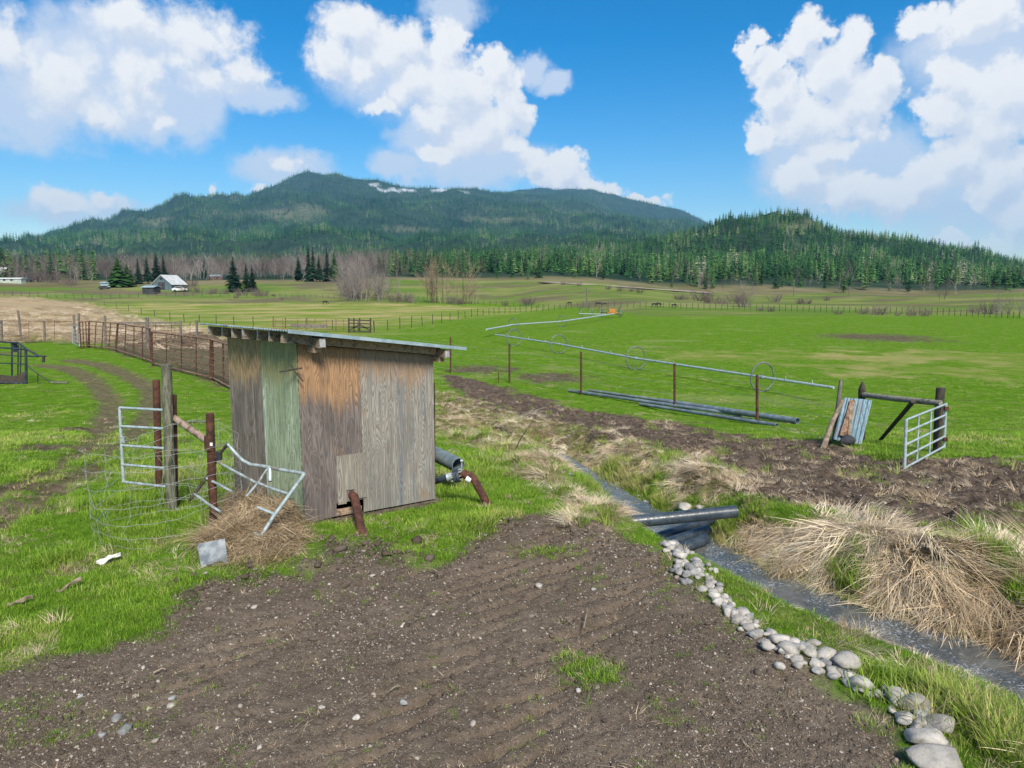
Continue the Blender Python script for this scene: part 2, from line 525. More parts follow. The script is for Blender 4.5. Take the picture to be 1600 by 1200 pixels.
def ground_full(x, y, zn=None):
    """ground with clods, ruts and hummocks; returns heights and the cover"""
    x, y = np.asarray(x, float), np.asarray(y, float)
    zn = zn or zones(x, y)
    z = ground_macro(x, y)
    near = 1 - sstep(y, 40, 90)
    f12, f30 = fbm(x, y, 9.0, 3, 21), fbm(x, y, 24.0, 2, 23)
    rough = np.abs(fbm(x, y, 3.2, 4, 25))
    # tyre lugs pressed across the pad
    ax, ay = x * .50 + y * .86, x * .86 - y * .50
    lug = np.exp(-((np.abs(ay + 4.95 - 0.15 * np.sin(ax)) - .42) / .26) ** 2) * np.maximum(0, np.sin(ax * 24.0 + ay * 9.0 + 1.5 * vnoise(ax * 2, ay * 2, 91)))
    lane = np.exp(-((np.abs(ay + 4.95 - 0.15 * np.sin(ax)) - .42) / .26) ** 2) + .8 * np.exp(-((np.abs(ay + 3.1 - 0.2 * np.sin(ax * .7)) - .5) / .25) ** 2)
    lug = np.minimum(lane, 1) * np.maximum(0, np.sin((y * .83 - x * .55) * 27.0 + 1.2 * vnoise(ax * 2, ay * 2, 91))) ** 2 * sstep(vnoise(ax * .7, ay * .9, 92), .18, .45)
    dirt = zn['dirt']
    z = z + dirt * (zn['n1'] * .12 + f12 * .055 + f30 * .02 - lug * .12 - np.minimum(lane, 1) * .03)
    z = z + zn['mix'] * (rough * .16 + f12 * .06)
    mudm = np.maximum(zn['mud'], np.maximum(zn['patch'], zn['corral'])) * near
    z = z + mudm * (rough * .35 + f12 * .10 + f30 * .035 - .05)
    old = np.maximum(zn['bank'], zn['up'])
    z = z + old * (np.maximum(fbm(x, y, 1.25, 3, 27), -.14) * .62 + f12 * .06) * (1 - zn['bed'])
    z = z + zn['clump'] * .05
    z = z + (1 - dirt) * near * (zn['n1'] * .07 + f12 * .015)
    z = z - zn['rut'] * .07 * near
    z = z + zn['hay'] * np.maximum(0, fbm(x, y, 0.16, 3, 29)) * 2.6
    z = np.where(zn['wet'], np.minimum(z, base_z(x, y) - WATER_DROP - .05), z)
    return z, zn


# ------------------------------------------------------------------ object helpers
def tag(o, label=None, cat=None, group=None, kind=None):
    if label:
        o['label'] = label
    if cat:
        o['category'] = cat
    if group:
        o['group'] = group
    if kind:
        o['kind'] = kind
    return o


def empty(name, loc, label=None, cat=None, group=None, rz=0.0):
    o = bpy.data.objects.new(name, None)
    C.objects.link(o)
    o.location = loc
    o.rotation_euler = (0, 0, rz)
    o.empty_display_size = 0.2
    return tag(o, label, cat, group)


def copy_tree(o, parent=None):
    c = o.copy()
    C.objects.link(c)
    if parent:
        c.parent = parent
    for ch in list(o.children):
        copy_tree(ch, c)
    return c


def mesh_from(name, verts, faces, smooth=False):
    me = bpy.data.meshes.new(name)
    me.from_pydata([tuple(v) for v in verts], [], faces)
    if smooth:
        me.polygons.foreach_set('use_smooth', [True] * len(me.polygons))
    me.update()
    return me


class MB:
    """collects simple solids in world coordinates and links them as one mesh object"""
    def __init__(self):
        self.v, self.f, self.s = [], [], []

    def add(self, verts, faces, smooth=False):
        b = len(self.v)
        self.v += [Vector(p) for p in verts]
        self.f += [tuple(i + b for i in q) for q in faces]
        self.s += [smooth] * len(faces)
        return self

    def frame(self, a, b, ref=None):
        d = (b - a).normalized()
        if ref is None:
            ref = Vector((0, 0, 1)) if abs(d.z) < .85 else Vector((1, 0, 0))
        u = d.cross(ref)
        if u.length < 1e-3:
            u = d.cross(Vector((.3, .9, .2)))
        u.normalize()
        return d, u, u.cross(d).normalized()

    def tube(self, pts, r, n=8, r2=None, caps=True, flat=False):
        pts = [Vector(p) for p in pts]
        rings, k = [], len(pts)
        ax_ = max((pts[i + 1] - pts[i] for i in range(k - 1)), key=lambda q_: q_.length).normalized()
        ref = Vector((0, 0, 1)) if abs(ax_.z) < .85 and k < 20 else (Vector((1, 0, 0)) if abs(ax_.z) >= .85 else Vector((0, 0, 1)))
        for i, p in enumerate(pts):
            a, b = pts[max(i - 1, 0)], pts[min(i + 1, k - 1)]
            d, u, v = self.frame(a, b, ref)
            rr = r if r2 is None else r + (r2 - r) * i / max(k - 1, 1)
            rings.append([p + (u * math.cos(t) + v * math.sin(t)) * rr for t in [2 * math.pi * (j + .5) / n for j in range(n)]])
        vs = [q for ring in rings for q in ring]
        fs = [(i * n + j, i * n + (j + 1) % n, (i + 1) * n + (j + 1) % n, (i + 1) * n + j) for i in range(k - 1) for j in range(n)]
        self.add(vs, fs, not flat and n > 4)
        if caps:
            self.add(rings[0], [tuple(range(n))[::-1]])
            self.add(rings[-1], [tuple(range(n))])
        return self

    def hollow(self, a, b, r, t, n=20):
        """open pipe with a wall"""
        a, b = Vector(a), Vector(b)
        self.tube([a, b], r, n, caps=False)
        d, u, v = self.frame(a, b)
        m = MB().tube([a, b], r - t, n, caps=False)
        self.add(m.v, [q[::-1] for q in m.f], True)
        for p, fl in ((a, False), (b, True)):
            o_ = [p + (u * math.cos(2 * math.pi * (j + .5) / n) + v * math.sin(2 * math.pi * (j + .5) / n)) * r for j in range(n)]
            i_ = [p + (u * math.cos(2 * math.pi * (j + .5) / n) + v * math.sin(2 * math.pi * (j + .5) / n)) * (r - t) for j in range(n)]
            q = [(j, (j + 1) % n, n + (j + 1) % n, n + j) for j in range(n)]
            self.add(o_ + i_, [x if fl else x[::-1] for x in q])
        return self

    def box(self, o, ax, ay, az):
        """box from a corner and three edge vectors"""
        o, ax, ay, az = Vector(o), Vector(ax), Vector(ay), Vector(az)
        vs = [o, o + ax, o + ax + ay, o + ay, o + az, o + ax + az, o + ax + ay + az, o + ay + az]
        fs = [(0, 3, 2, 1), (4, 5, 6, 7), (0, 1, 5, 4), (1, 2, 6, 5), (2, 3, 7, 6), (3, 0, 4, 7)]
        if ax.cross(ay).dot(az) < 0:
            fs = [q[::-1] for q in fs]
        return self.add(vs, fs)

    def bar(self, a, b, w, h, up=(0, 0, 1)):
        """rectangular bar between two points"""
        a, b, up = Vector(a), Vector(b), Vector(up)
        d = (b - a).normalized()
        s = d.cross(up).normalized()
        t = s.cross(d).normalized()
        return self.box(a - s * w / 2 - t * h / 2, b - a, s * w, t * h)

    def prism(self, pts, off):
        """polygon pushed along a vector"""
        pts, off = [Vector(p) for p in pts], Vector(off)
        n = len(pts)
        nrm = Vector((0, 0, 0))
        for i in range(n):
            nrm += (pts[i] - pts[0]).cross(pts[(i + 1) % n] - pts[0])
        a, b = pts, [p + off for p in pts]
        fs = [tuple(range(n))[::-1], tuple(range(n, 2 * n))] + [(i, (i + 1) % n, n + (i + 1) % n, n + i) for i in range(n)]
        if nrm.dot(off) < 0:
            fs = [q[::-1] for q in fs]
        return self.add(a + b, fs)

    def build(self, name, mat, parent=None, uv=None, bevel=0.0):
        off = Vector(parent.matrix_basis.translation) if parent else Vector((0, 0, 0))
        p = parent
        while p is not None and p.parent is not None:
            p = p.parent
            off += Vector(p.matrix_basis.translation)
        me = mesh_from(name, [v - off for v in self.v], self.f)
        me.polygons.foreach_set('use_smooth', self.s)
        if uv:
            lay = me.uv_layers.new(name="UVMap")
            co = [uv(v) for v in self.v]
            for l in me.loops:
                lay.data[l.index].uv = co[l.vertex_index]
        me.materials.append(mat)
        o = bpy.data.objects.new(name, me)
        C.objects.link(o)
        if parent:
            o.parent = parent
        if bevel:
            b = o.modifiers.new("bevel", 'BEVEL')
            b.width, b.segments, b.limit_method = bevel, 2, 'ANGLE'
        return o


def new_mat(name, rough=0.8, metal=0.0, spec=0.3):
    m = bpy.data.materials.new(name)
    m.use_nodes = True
    m.node_tree.nodes.clear()
    k = NT(m.node_tree)
    b = k.n('ShaderNodeBsdfPrincipled')
    b.inputs['Roughness'].default_value = rough
    b.inputs['Metallic'].default_value = metal
    b.inputs['Specular IOR Level'].default_value = spec
    k.put(k.n('ShaderNodeOutputMaterial').inputs[0], b.outputs[0])
    return m, k, b


def bump(k, b, h, strength=0.4, dist=0.02):
    d = k.n('ShaderNodeBump')
    d.inputs['Strength'].default_value = strength
    d.inputs['Distance'].default_value = dist
    k.put(d.inputs['Height'], h)
    k.put(b.inputs['Normal'], d.outputs[0])


def worn(name, c1, c2, scale=6.0, rough=0.7, metal=0.0, bmp=0.3, stretch=(1, 1, 1), spec=0.3, c3=None, lo=.38, hi=.62):
    """a surface that varies between two colours, with a third in blotches"""
    m, k, b = new_mat(name, rough, metal, spec)
    o = k.n('ShaderNodeTexCoord').outputs['Object']
    v = k.vmath('MULTIPLY', o, stretch)
    n = k.noise(v, scale, 6.0, 0.65)
    c = k.mix(k.step(n, lo, hi), col(*c1), col(*c2))
    if c3:
        c = k.mix(k.math('MULTIPLY', k.step(k.noise(v, scale * .37, 5.0, 0.6), .54, .62), .85), c, col(*c3))
    k.put(b.inputs['Base Color'], c)
    fine = k.noise(v, scale * 5, 4.0, 0.6)
    bump(k, b, fine, bmp, 0.01)
    rr = k.step(fine, .3, .7, max(rough - .12, .05), min(rough + .15, 1))
    k.put(b.inputs['Roughness'], rr)
    return m


def tinted(name, stops, trans=0.0, rough=0.7, spec=0.15):
    """foliage: colour picked along a ramp by the plant's own tint"""
    m, k, b = new_mat(name, rough, 0.0, spec)
    t = k.attr('tint', 'INSTANCER').outputs['Fac']
    r = k.n('ShaderNodeValToRGB')
    e = r.color_ramp.elements
    while len(e) > 1:
        e.remove(e[-1])
    e[0].position, e[0].color = stops[0][0], col(*stops[0][1])
    for p, c in stops[1:]:
        q = e.new(p)
        q.color = col(*c)
    k.put(r.inputs[0], t)
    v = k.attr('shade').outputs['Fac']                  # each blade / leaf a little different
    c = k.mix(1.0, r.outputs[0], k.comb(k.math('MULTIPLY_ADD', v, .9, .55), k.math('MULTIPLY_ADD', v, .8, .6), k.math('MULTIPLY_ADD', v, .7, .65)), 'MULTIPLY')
    k.put(b.inputs['Base Color'], c)
    if trans:
        out = [x for x in m.node_tree.nodes if x.type == 'OUTPUT_MATERIAL'][0]
        tr = k.n('ShaderNodeBsdfTranslucent')
        k.put(tr.inputs[0], c)
        mx = k.n('ShaderNodeMixShader')
        mx.inputs[0].default_value = trans
        k.put(mx.inputs[1], b.outputs[0])
        k.put(mx.inputs[2], tr.outputs[0])
        k.put(out.inputs[0], mx.outputs[0])
    return m


def scatter(name, protos, pos, rot, scale, idx, tint, label, cat, kind='stuff', group=None, parent=None):
    """one object that sets a great many small pieces on the ground (geometry nodes)"""
    coll = bpy.data.collections.new(name + "_pieces")
    for p in protos:
        coll.objects.link(p)
    me = bpy.data.meshes.new(name)
    n = len(pos)
    me.vertices.add(n)
    me.vertices.foreach_set('co', np.asarray(pos, np.float32).ravel())
    for an, ty, data, key in (('rot', 'FLOAT_VECTOR', rot, 'vector'), ('size', 'FLOAT_VECTOR', scale, 'vector'), ('pick', 'INT', idx, 'value'), ('tint', 'FLOAT', tint, 'value')):
        a = me.attributes.new(an, ty, 'POINT')
        a.data.foreach_set(key, np.asarray(data, np.int32 if ty == 'INT' else np.float32).ravel())
    o = bpy.data.objects.new(name, me)
    C.objects.link(o)
    g = bpy.data.node_groups.new(name, 'GeometryNodeTree')
    g.interface.new_socket("Geometry", in_out='INPUT', socket_type='NodeSocketGeometry')
    g.interface.new_socket("Geometry", in_out='OUTPUT', socket_type='NodeSocketGeometry')
    k = NT(g)
    gi, go = k.n('NodeGroupInput'), k.n('NodeGroupOutput')
    ci = k.n('GeometryNodeCollectionInfo', transform_space='ORIGINAL')
    ci.inputs['Collection'].default_value = coll
    ci.inputs['Separate Children'].default_value = True
    ci.inputs['Reset Children'].default_value = True
    ip = k.n('GeometryNodeInstanceOnPoints')

    def named(an, ty):
        d = k.n('GeometryNodeInputNamedAttribute', data_type=ty)
        d.inputs['Name'].default_value = an
        return d.outputs['Attribute']
    k.put(ip.inputs['Points'], gi.outputs[0])
    k.put(ip.inputs['Instance'], ci.outputs[0])
    ip.inputs['Pick Instance'].default_value = True
    k.put(ip.inputs['Instance Index'], named('pick', 'INT'))
    k.put(ip.inputs['Rotation'], named('rot', 'FLOAT_VECTOR'))
    k.put(ip.inputs['Scale'], named('size', 'FLOAT_VECTOR'))
    k.put(go.inputs[0], ip.outputs[0])
    md = o.modifiers.new("scatter", 'NODES')
    md.node_group = g
    if parent:
        o.parent = parent
    return tag(o, label, cat, group, kind)


def proto(name, verts, faces, mat, shade=None, smooth=False):
    me = mesh_from(name, verts, faces, smooth)
    me.materials.append(mat)
    if shade is not None:
        a = me.attributes.new('shade', 'FLOAT', 'POINT')
        a.data.foreach_set('value', np.asarray(shade, np.float32))
    return bpy.data.objects.new(name, me)


# ------------------------------------------------------------------ ground sheet and hills
az_f = np.linspace(-R(46), R(46), 580)
az_c = np.linspace(R(46), 2 * math.pi - R(46), 46)[1:-1]
AZ = np.concatenate([az_f, az_c])
rr = np.concatenate([np.array([0.02, 0.6, 1.3, 2.0, 2.7, 3.3, 3.8]), np.exp(np.linspace(math.log(4.2), math.log(45), 540)), np.exp(np.linspace(math.log(45), math.log(330), 170))[1:]])


def polar_grid(radii):
    rg, ag = np.meshgrid(radii, AZ, indexing='ij')
    # keep depth, not radius, on the far rows so that the lie of the land follows the photograph
    return rg * np.sin(ag), rg * np.cos(ag)


def sheet(name, X, Y, Z, attrs, mat, label, cat):
    nr_, nc = X.shape
    me = bpy.data.meshes.new(name)
    i, j = np.meshgrid(np.arange(nr_ - 1), np.arange(nc), indexing='ij')
    j2 = (j + 1) % nc
    q = np.stack([i * nc + j, i * nc + j2, (i + 1) * nc + j2, (i + 1) * nc + j], -1).reshape(-1, 4)[:, ::-1]
    me.vertices.add(X.size)
    me.vertices.foreach_set('co', np.stack([X, Y, Z], -1).astype(np.float32).ravel())
    me.loops.add(q.size)
    me.loops.foreach_set('vertex_index', q.astype(np.int32).ravel())
    me.polygons.add(len(q))
    me.polygons.foreach_set('loop_start', np.arange(0, q.size, 4, dtype=np.int32))
    me.polygons.foreach_set('use_smooth', np.ones(len(q), bool))
    me.update(calc_edges=True)
    for an, data in attrs.items():
        a = me.attributes.new(an, 'FLOAT_COLOR', 'POINT')
        rgba = np.ones((X.size, 4), np.float32)
        for c_, d in enumerate(data):
            rgba[:, c_] = np.asarray(d, np.float32).ravel()
        a.data.foreach_set('color', rgba.ravel())
    me.materials.append(mat)
    o = bpy.data.objects.new(name, me)
    C.objects.link(o)
    return tag(o, label, cat, None, 'structure')


def ground_material():
    m, k, b = new_mat("ground_cover", 0.95, 0.0, 0.0)
    P = k.n('ShaderNodeNewGeometry').outputs['Position']
    za, zb, zc = [k.n('ShaderNodeSeparateColor') for _ in range(3)]
    for d, nme in ((za, 'za'), (zb, 'zb'), (zc, 'zc')):
        k.put(d.inputs[0], k.attr(nme).outputs['Color'])
    dirt, mud, dead = za.outputs
    yellow, far, rut = zb.outputs
    hay, bed, mixg = zc.outputs
    nb = k.noise(P, 0.09, 4.0, 0.6)
    nm = k.noise(P, 0.55, 5.0, 0.62)
    ns = k.noise(P, 3.5, 5.0, 0.65)
    nf = k.noise(P, 22.0, 5.0, 0.7)
    nff = k.noise(P, 85.0, 3.0, 0.7)
    # turf
    g = k.mix(k.step(ns, .32, .68), col(.072, .155, .012), col(.125, .240, .020))
    g = k.mix(k.math('MULTIPLY', k.step(nf, .5, .72), .55), g, col(.155, .300, .024))
    g = k.mix(k.math('MULTIPLY', k.step(nm, .54, .70), .40), g, col(.215, .280, .070))
    Pstr = k.vmath('MULTIPLY', P, (.5, 1.0, 1.0))
    g = k.mix(k.math('MULTIPLY', k.step(k.noise(Pstr, 0.16, 5.0, 0.65), .56, .68), .35), g, col(.290, .310, .125))
    # dry spring pasture
    g = k.mix(k.math('MULTIPLY', k.step(k.noise(P, 1.1, 6.0, .7), .52, .66), .6), g, col(.230, .225, .090))
    g = k.mix(k.math('MULTIPLY', k.step(k.noise(k.vmath('MULTIPLY', P, (.6, 1.0, 1.0)), .42, 6.0, .72), .60, .67), .5), g, col(.110, .095, .050))
    y = k.mix(k.step(k.noise(k.vmath('MULTIPLY', P, (.8, 1.0, 1.0)), 0.075, 7.0, 0.72), .42, .60), col(.150, .225, .034), col(.370, .310, .140))
    y = k.mix(k.math('MULTIPLY', k.step(ns, .4, .7), .35), y, col(.130, .190, .028))
    g = k.mix(yellow, g, y)
    fr = k.mix(k.step(k.noise(k.vmath('MULTIPLY', P, (.5, 1.0, 1.0)), 0.05, 6.0, 0.65), .40, .60), col(.105, .178, .032), col(.200, .215, .075))
    fr = k.mix(k.math('MULTIPLY', k.step(k.noise(k.vmath('MULTIPLY', P, (.45, 1.0, 1.0)), 0.045, 6.0, 0.7), .50, .58), .80), fr, col(.135, .105, .078))
    g = k.mix(far, g, fr)
    # straw-coloured hay land
    h = k.mix(k.step(ns, .3, .7), col(.250, .185, .105), col(.470, .375, .235))
    h = k.mix(k.math('MULTIPLY', k.step(k.noise(P, .22, 5.0, .6), .52, .66), .6), h, col(.190, .135, .075))
    g = k.mix(hay, g, h)
    dd = k.mix(k.step(ns, .35, .65), col(.090, .066, .034), col(.230, .175, .100))
    g = k.mix(dead, g, dd)
    # earth with gravel in it
    d = k.mix(k.step(ns, .2, .8), col(.118, .090, .066), col(.178, .141, .108))
    d = k.mix(k.math('MULTIPLY', k.step(nm, .42, .7), .45), d, col(.235, .188, .145))
    d = k.mix(k.math('MULTIPLY', k.step(nf, .50, .70), .60), d, col(.050, .037, .027))
    d = k.mix(k.math('MULTIPLY', k.step(nff, .54, .68), .60), d, col(.310, .265, .220))
    d = k.mix(k.math('MULTIPLY', mixg, k.step(k.noise(P, 2.2, 5.0, .65), .48, .60)), d, col(.055, .095, .018))
    mu = k.mix(k.step(ns, .35, .65), col(.062, .045, .036), col(.150, .115, .092))
    mu = k.mix(k.math('MULTIPLY', k.step(nf, .48, .7), .7), mu, col(.180, .140, .100))
    mu = k.mix(k.math('MULTIPLY', k.step(nff, .55, .7), .4), mu, col(.280, .225, .150))
    g = k.mix(dirt, g, d)
    g = k.mix(mud, g, mu)
    ru = k.mix(k.step(ns, .35, .65), col(.105, .078, .054), col(.185, .145, .102))
    g = k.mix(k.math('MULTIPLY', rut, .85), g, ru)
    g = k.mix(bed, g, k.mix(k.step(nf, .4, .6), col(.030, .026, .020), col(.090, .078, .058)))
    k.put(b.inputs['Base Color'], g)
    hh = k.math('ADD', k.math('MULTIPLY', ns, .8), k.math('ADD', k.math('MULTIPLY', nf, .5), k.math('MULTIPLY', nff, .22)))
    bump(k, b, hh, 0.95, 0.07)
    return m


GX, GY = polar_grid(rr)
GZ, ZN = ground_full(GX, GY)
mudz = np.maximum(np.maximum(ZN['mud'], ZN['corral'] * .8), ZN['patch'] * .9)
deadz = np.clip(ZN['corral'] * .55 + np.maximum(np.maximum(ZN['bank'], ZN['up'] * .8), np.maximum(ZN['strip'] * .6, ZN['clump'])) * (1 - ZN['lush']), 0, 1)
dirtz = ZN['dirt'] * (1 - ZN['lush'])
ground = sheet("ground", GX, GY, GZ, {
    'za': (dirtz, mudz * (1 - ZN['lush'] * .8), deadz),
    'zb': (ZN['yellow'], ZN['far'], ZN['rut']),
    'zc': (ZN['hay'], ZN['bed'], ZN['mix'])}, ground_material(),
    "bare earth yard, green pasture and muddy creek banks running out to the hills", "ground")

hr = np.exp(np.linspace(math.log(330), math.log(9000), 230))
HX, HY = polar_grid(hr)
HZ = base_z(HX, HY)
HZ[0] = GZ[-1]
HPX = 800 + FPX * HX / np.maximum(HY, 1)


def hills_material():
    m, k, b = new_mat("forest_floor", 0.95, 0.0, 0.05)
    P = k.n('ShaderNodeNewGeometry').outputs['Position']
    z = k.n('ShaderNodeSeparateColor')
    k.put(z.inputs[0], k.attr('za').outputs['Color'])
    wood, snow, cut = z.outputs
    n = k.noise(P, .02, 6.0, .65)
    c = k.mix(k.step(n, .4, .6), col(.125, .120, .050), col(.200, .175, .095))
    f = k.mix(k.step(k.noise(P, .012, 6.0, .7), .4, .6), col(.016, .036, .022), col(.032, .056, .034))
    c = k.mix(wood, c, f)
    c = k.mix(cut, c, k.mix(k.step(n, .35, .6), col(.060, .090, .040), col(.130, .130, .080)))
    c = k.mix(k.math('MULTIPLY', snow, .7), c, col(.62, .66, .70))
    k.put(b.inputs['Base Color'], c)
    bump(k, b, k.noise(P, .05, 6.0, .7), .6, 4.0)
    return m


def hill_row(x, y, z):
    """pixel row at which a far point shows"""
    c = y * CT - (z - CAMZ) * ST
    v = (y * ST + (z - CAMZ) * CT) / c
    return 600 - FPX * v


def px_blob(px, py, cx, cy, rx, ry, e=.35):
    px, py = px + rx * 1.5 * fbm(px / rx * 1.3, py / ry * .9, 1.0, 4, 151), py + ry * 1.9 * fbm(px / rx * 1.6, py / ry * .9, 1.0, 4, 153)
    return 1 - sstep(np.hypot((px - cx) / rx, (py - cy) / ry), 1 - e, 1 + e)


HPY = hill_row(HX, HY, HZ)
rag = fbm(HX, HY, .012, 4, 55) * 20 + fbm(HX, HY, .05, 3, 56) * 8
front = HY > 0
snow = np.zeros(HX.shape)
for b_ in ((606, 298, 22, 4, .3), (640, 297, 14, 2, .3), (692, 297, 15, 3, .4), (722, 301, 10, 2, .4), (590, 289, 8, 2, .4)):
    snow = np.maximum(snow, px_blob(HPX, HPY + rag * .12, *b_) * (HY > 4800) * front)
cut = np.zeros(HX.shape)
for b_ in ((640, 358, 40, 5, .4), (440, 336, 60, 8, .6), (770, 344, 46, 4, .5), (1250, 404, 30, 4, .6), (1235, 352, 30, 6, .8), (480, 330, 40, 10, .6), (250, 345, 30, 8, .7)):
    cut = np.maximum(cut, px_blob(HPX, HPY + rag * .2, *b_) * front * (HY > 900))
wood = sstep(HY + rag * .8, 350, 385)
hills = sheet("mountain", HX, HY, HZ, {'za': (wood, snow, cut)}, hills_material(),
              "wooded mountain ridge with a rounded rocky summit and thin snow patches", "mountain")


# ------------------------------------------------------------------ the creek
def creek_mesh():
    c = np.array([p[:2] for p in CREEK])
    wd = CREEK_W
    t = np.linspace(0, len(c) - 1, 900)
    cx, cy = np.interp(t, np.arange(len(c)), c[:, 0]), np.interp(t, np.arange(len(c)), c[:, 1])
    hw = np.interp(t, np.arange(len(c)), wd) + .22
    for _ in range(60):
        cx[1:-1] = (cx[:-2] + cx[1:-1] * 2 + cx[2:]) / 4
        cy[1:-1] = (cy[:-2] + cy[1:-1] * 2 + cy[2:]) / 4
    dx, dy = np.gradient(cx), np.gradient(cy)
    L = np.hypot(dx, dy)
    nx, ny = -dy / L, dx / L
    u = np.linspace(-1, 1, 36)
    X, Y = cx[:, None] + nx[:, None] * hw[:, None] * u, cy[:, None] + ny[:, None] * hw[:, None] * u
    Z = base_z(cx, cy)[:, None] - WATER_DROP + 0 * u + fbm(X, Y, 2.5, 2, 71) * .03 + fbm(X, Y, 8.5, 3, 73) * .045 * (.4 + 1.2 * np.clip(fbm(X, Y, .9, 2, 75) + .5, 0, 1))
    n, mcount = X.shape
    fs = [(i * mcount + j, i * mcount + j + 1, (i + 1) * mcount + j + 1, (i + 1) * mcount + j) for i in range(n - 1) for j in range(mcount - 1)]
    return np.stack([X, Y, Z], -1).reshape(-1, 3), fs


m_water, k, b = new_mat("creek_water", 0.03, 0.0, 1.0)
P = k.n('ShaderNodeNewGeometry').outputs['Position']
Pw = k.vmath('MULTIPLY', P, (1.0, 1.0, 1.0))
rip = k.noise(Pw, 7.0, 5.0, .65, .6)
fine = k.noise(Pw, 30.0, 4.0, .7, .3)
wc = k.mix(k.step(k.noise(P, 2.5, 4.0, .6), .4, .62), col(.060, .070, .074), col(.130, .128, .112))
k.put(b.inputs['Base Color'], k.mix(k.math('MULTIPLY', k.step(fine, .52, .64), k.step(k.noise(P, 1.8, 4.0, .6), .42, .58)), wc, col(.42, .46, .50)))  # pale blue-grey flecks put sky glints on the ripples into the colour
bump(k, b, k.math('ADD', rip, k.math('MULTIPLY', fine, .6)), .6, .03)
cv, cf = creek_mesh()
cm = mesh_from("creek", cv, cf, True)
cm.materials.append(m_water)
creek = bpy.data.objects.new("creek", cm)
C.objects.link(creek)
tag(creek, "narrow rippling grey creek winding under the black pipe between stones and dead grass", "creek", None, 'structure')


# ------------------------------------------------------------------ materials for the built things
M = {}
M['rust'] = worn('rusted_steel', (.062, .028, .021), (.118, .050, .033), 9.0, .9, 0, .5, c3=(.042, .022, .018))
M['rustrail'] = worn('rusted_rail', (.150, .080, .055), (.320, .195, .140), 7.0, .8, .1, .4, c3=(.060, .035, .028))
M['galv'] = worn('galvanised_steel', (.38, .46, .47), (.55, .62, .63), 14.0, .42, .35, .15, c3=(.30, .35, .36))
M['galvold'] = worn('dull_galvanised_steel', (.26, .31, .32), (.46, .52, .53), 12.0, .5, .3, .2, c3=(.22, .16, .12))
M['wire'] = worn('old_wire', (.33, .33, .32), (.50, .50, .48), 30.0, .5, .5, .1)
M['woodpost'] = worn('treated_post', (.085, .090, .065), (.205, .200, .150), 5.0, .9, 0, .7, (6, 6, .9), c3=(.05, .05, .035))
M['greywood'] = worn('weathered_timber', (.10, .088, .078), (.240, .215, .190), 4.0, .9, 0, .6, (7, 7, .8), c3=(.065, .055, .048))
M['darkwood'] = worn('dark_timber', (.035, .028, .023), (.085, .070, .058), 5.0, .9, 0, .6, (6, 6, .9))
M['rafter'] = worn('rafter_timber', (.190, .150, .120), (.360, .285, .225), 4.0, .9, 0, .5, (1.5, 8, 8), c3=(.075, .058, .050))
M['fascia'] = worn('fascia_timber', (.280, .190, .130), (.450, .320, .225), 4.0, .9, 0, .5, (1.2, 8, 8), c3=(.150, .110, .085))
M['endgrain'] = worn('sawn_end', (.260, .265, .280), (.420, .420, .430), 14.0, .9, 0, .4)
M['sill'] = worn('sill_timber', (.070, .055, .042), (.165, .130, .098), 5.0, .9, 0, .7, (2, 2, 8), c3=(.05, .055, .03))
M['roof'] = worn('corrugated_steel', (.36, .46, .54), (.52, .62, .68), 5.0, .38, .45, .1, c3=(.30, .37, .43))
M['bluesheet'] = worn('faded_blue_sheet', (.105, .180, .230), (.190, .280, .335), 6.0, .5, .25, .2, (2, 2, .5), c3=(.17, .19, .20))
M['blackpipe'] = worn('black_poly_pipe', (.026, .036, .048), (.055, .072, .090), 5.0, .35, 0, .15, spec=.5)
M['greypipe'] = worn('grey_plastic_pipe', (.110, .145, .170), (.190, .230, .250), 4.0, .45, 0, .15, spec=.4, c3=(.13, .13, .12))
M['bluepipe'] = worn('slate_pipe', (.110, .150, .180), (.210, .255, .285), 3.0, .45, 0, .15, spec=.4, c3=(.16, .17, .17))
M['inside'] = worn('pipe_inner_shade', (.010, .010, .011), (.018, .018, .02), 3.0, .9)  # near black, painted shade for the hollow of the pipes
M['slate'] = worn('grey_board', (.170, .190, .205), (.300, .325, .340), 6.0, .85, 0, .4, c3=(.11, .13, .15))
M['darkstone'] = worn('dark_stone', (.025, .027, .032), (.062, .066, .075), 8.0, .9, 0, .7)
M['litter'] = worn('dirty_white_plastic', (.50, .47, .42), (.78, .76, .72), 9.0, .6, 0, .3, c3=(.25, .2, .15))
M['driftwood'] = worn('bleached_stick', (.16, .12, .085), (.32, .26, .19), 9.0, .9, 0, .5)
M['bark'] = worn('twig_bark', (.060, .045, .035), (.115, .090, .070), 8.0, .9, 0, .4)
M['crate'] = worn('blue_black_steel', (.022, .030, .045), (.055, .070, .095), 6.0, .5, .3, .2, c3=(.07, .05, .045))
M['board'] = worn('bare_brown_board', (.160, .085, .050), (.330, .230, .165), 4.0, .9, 0, .6, (8, 8, .7), c3=(.08, .045, .03))
M['white'] = worn('white_paint', (.62, .63, .62), (.78, .78, .77), 5.0, .5)
M['clay'] = worn('pale_lagging', (.30, .21, .16), (.44, .33, .26), 9.0, .9, 0, .5, c3=(.15, .085, .06))


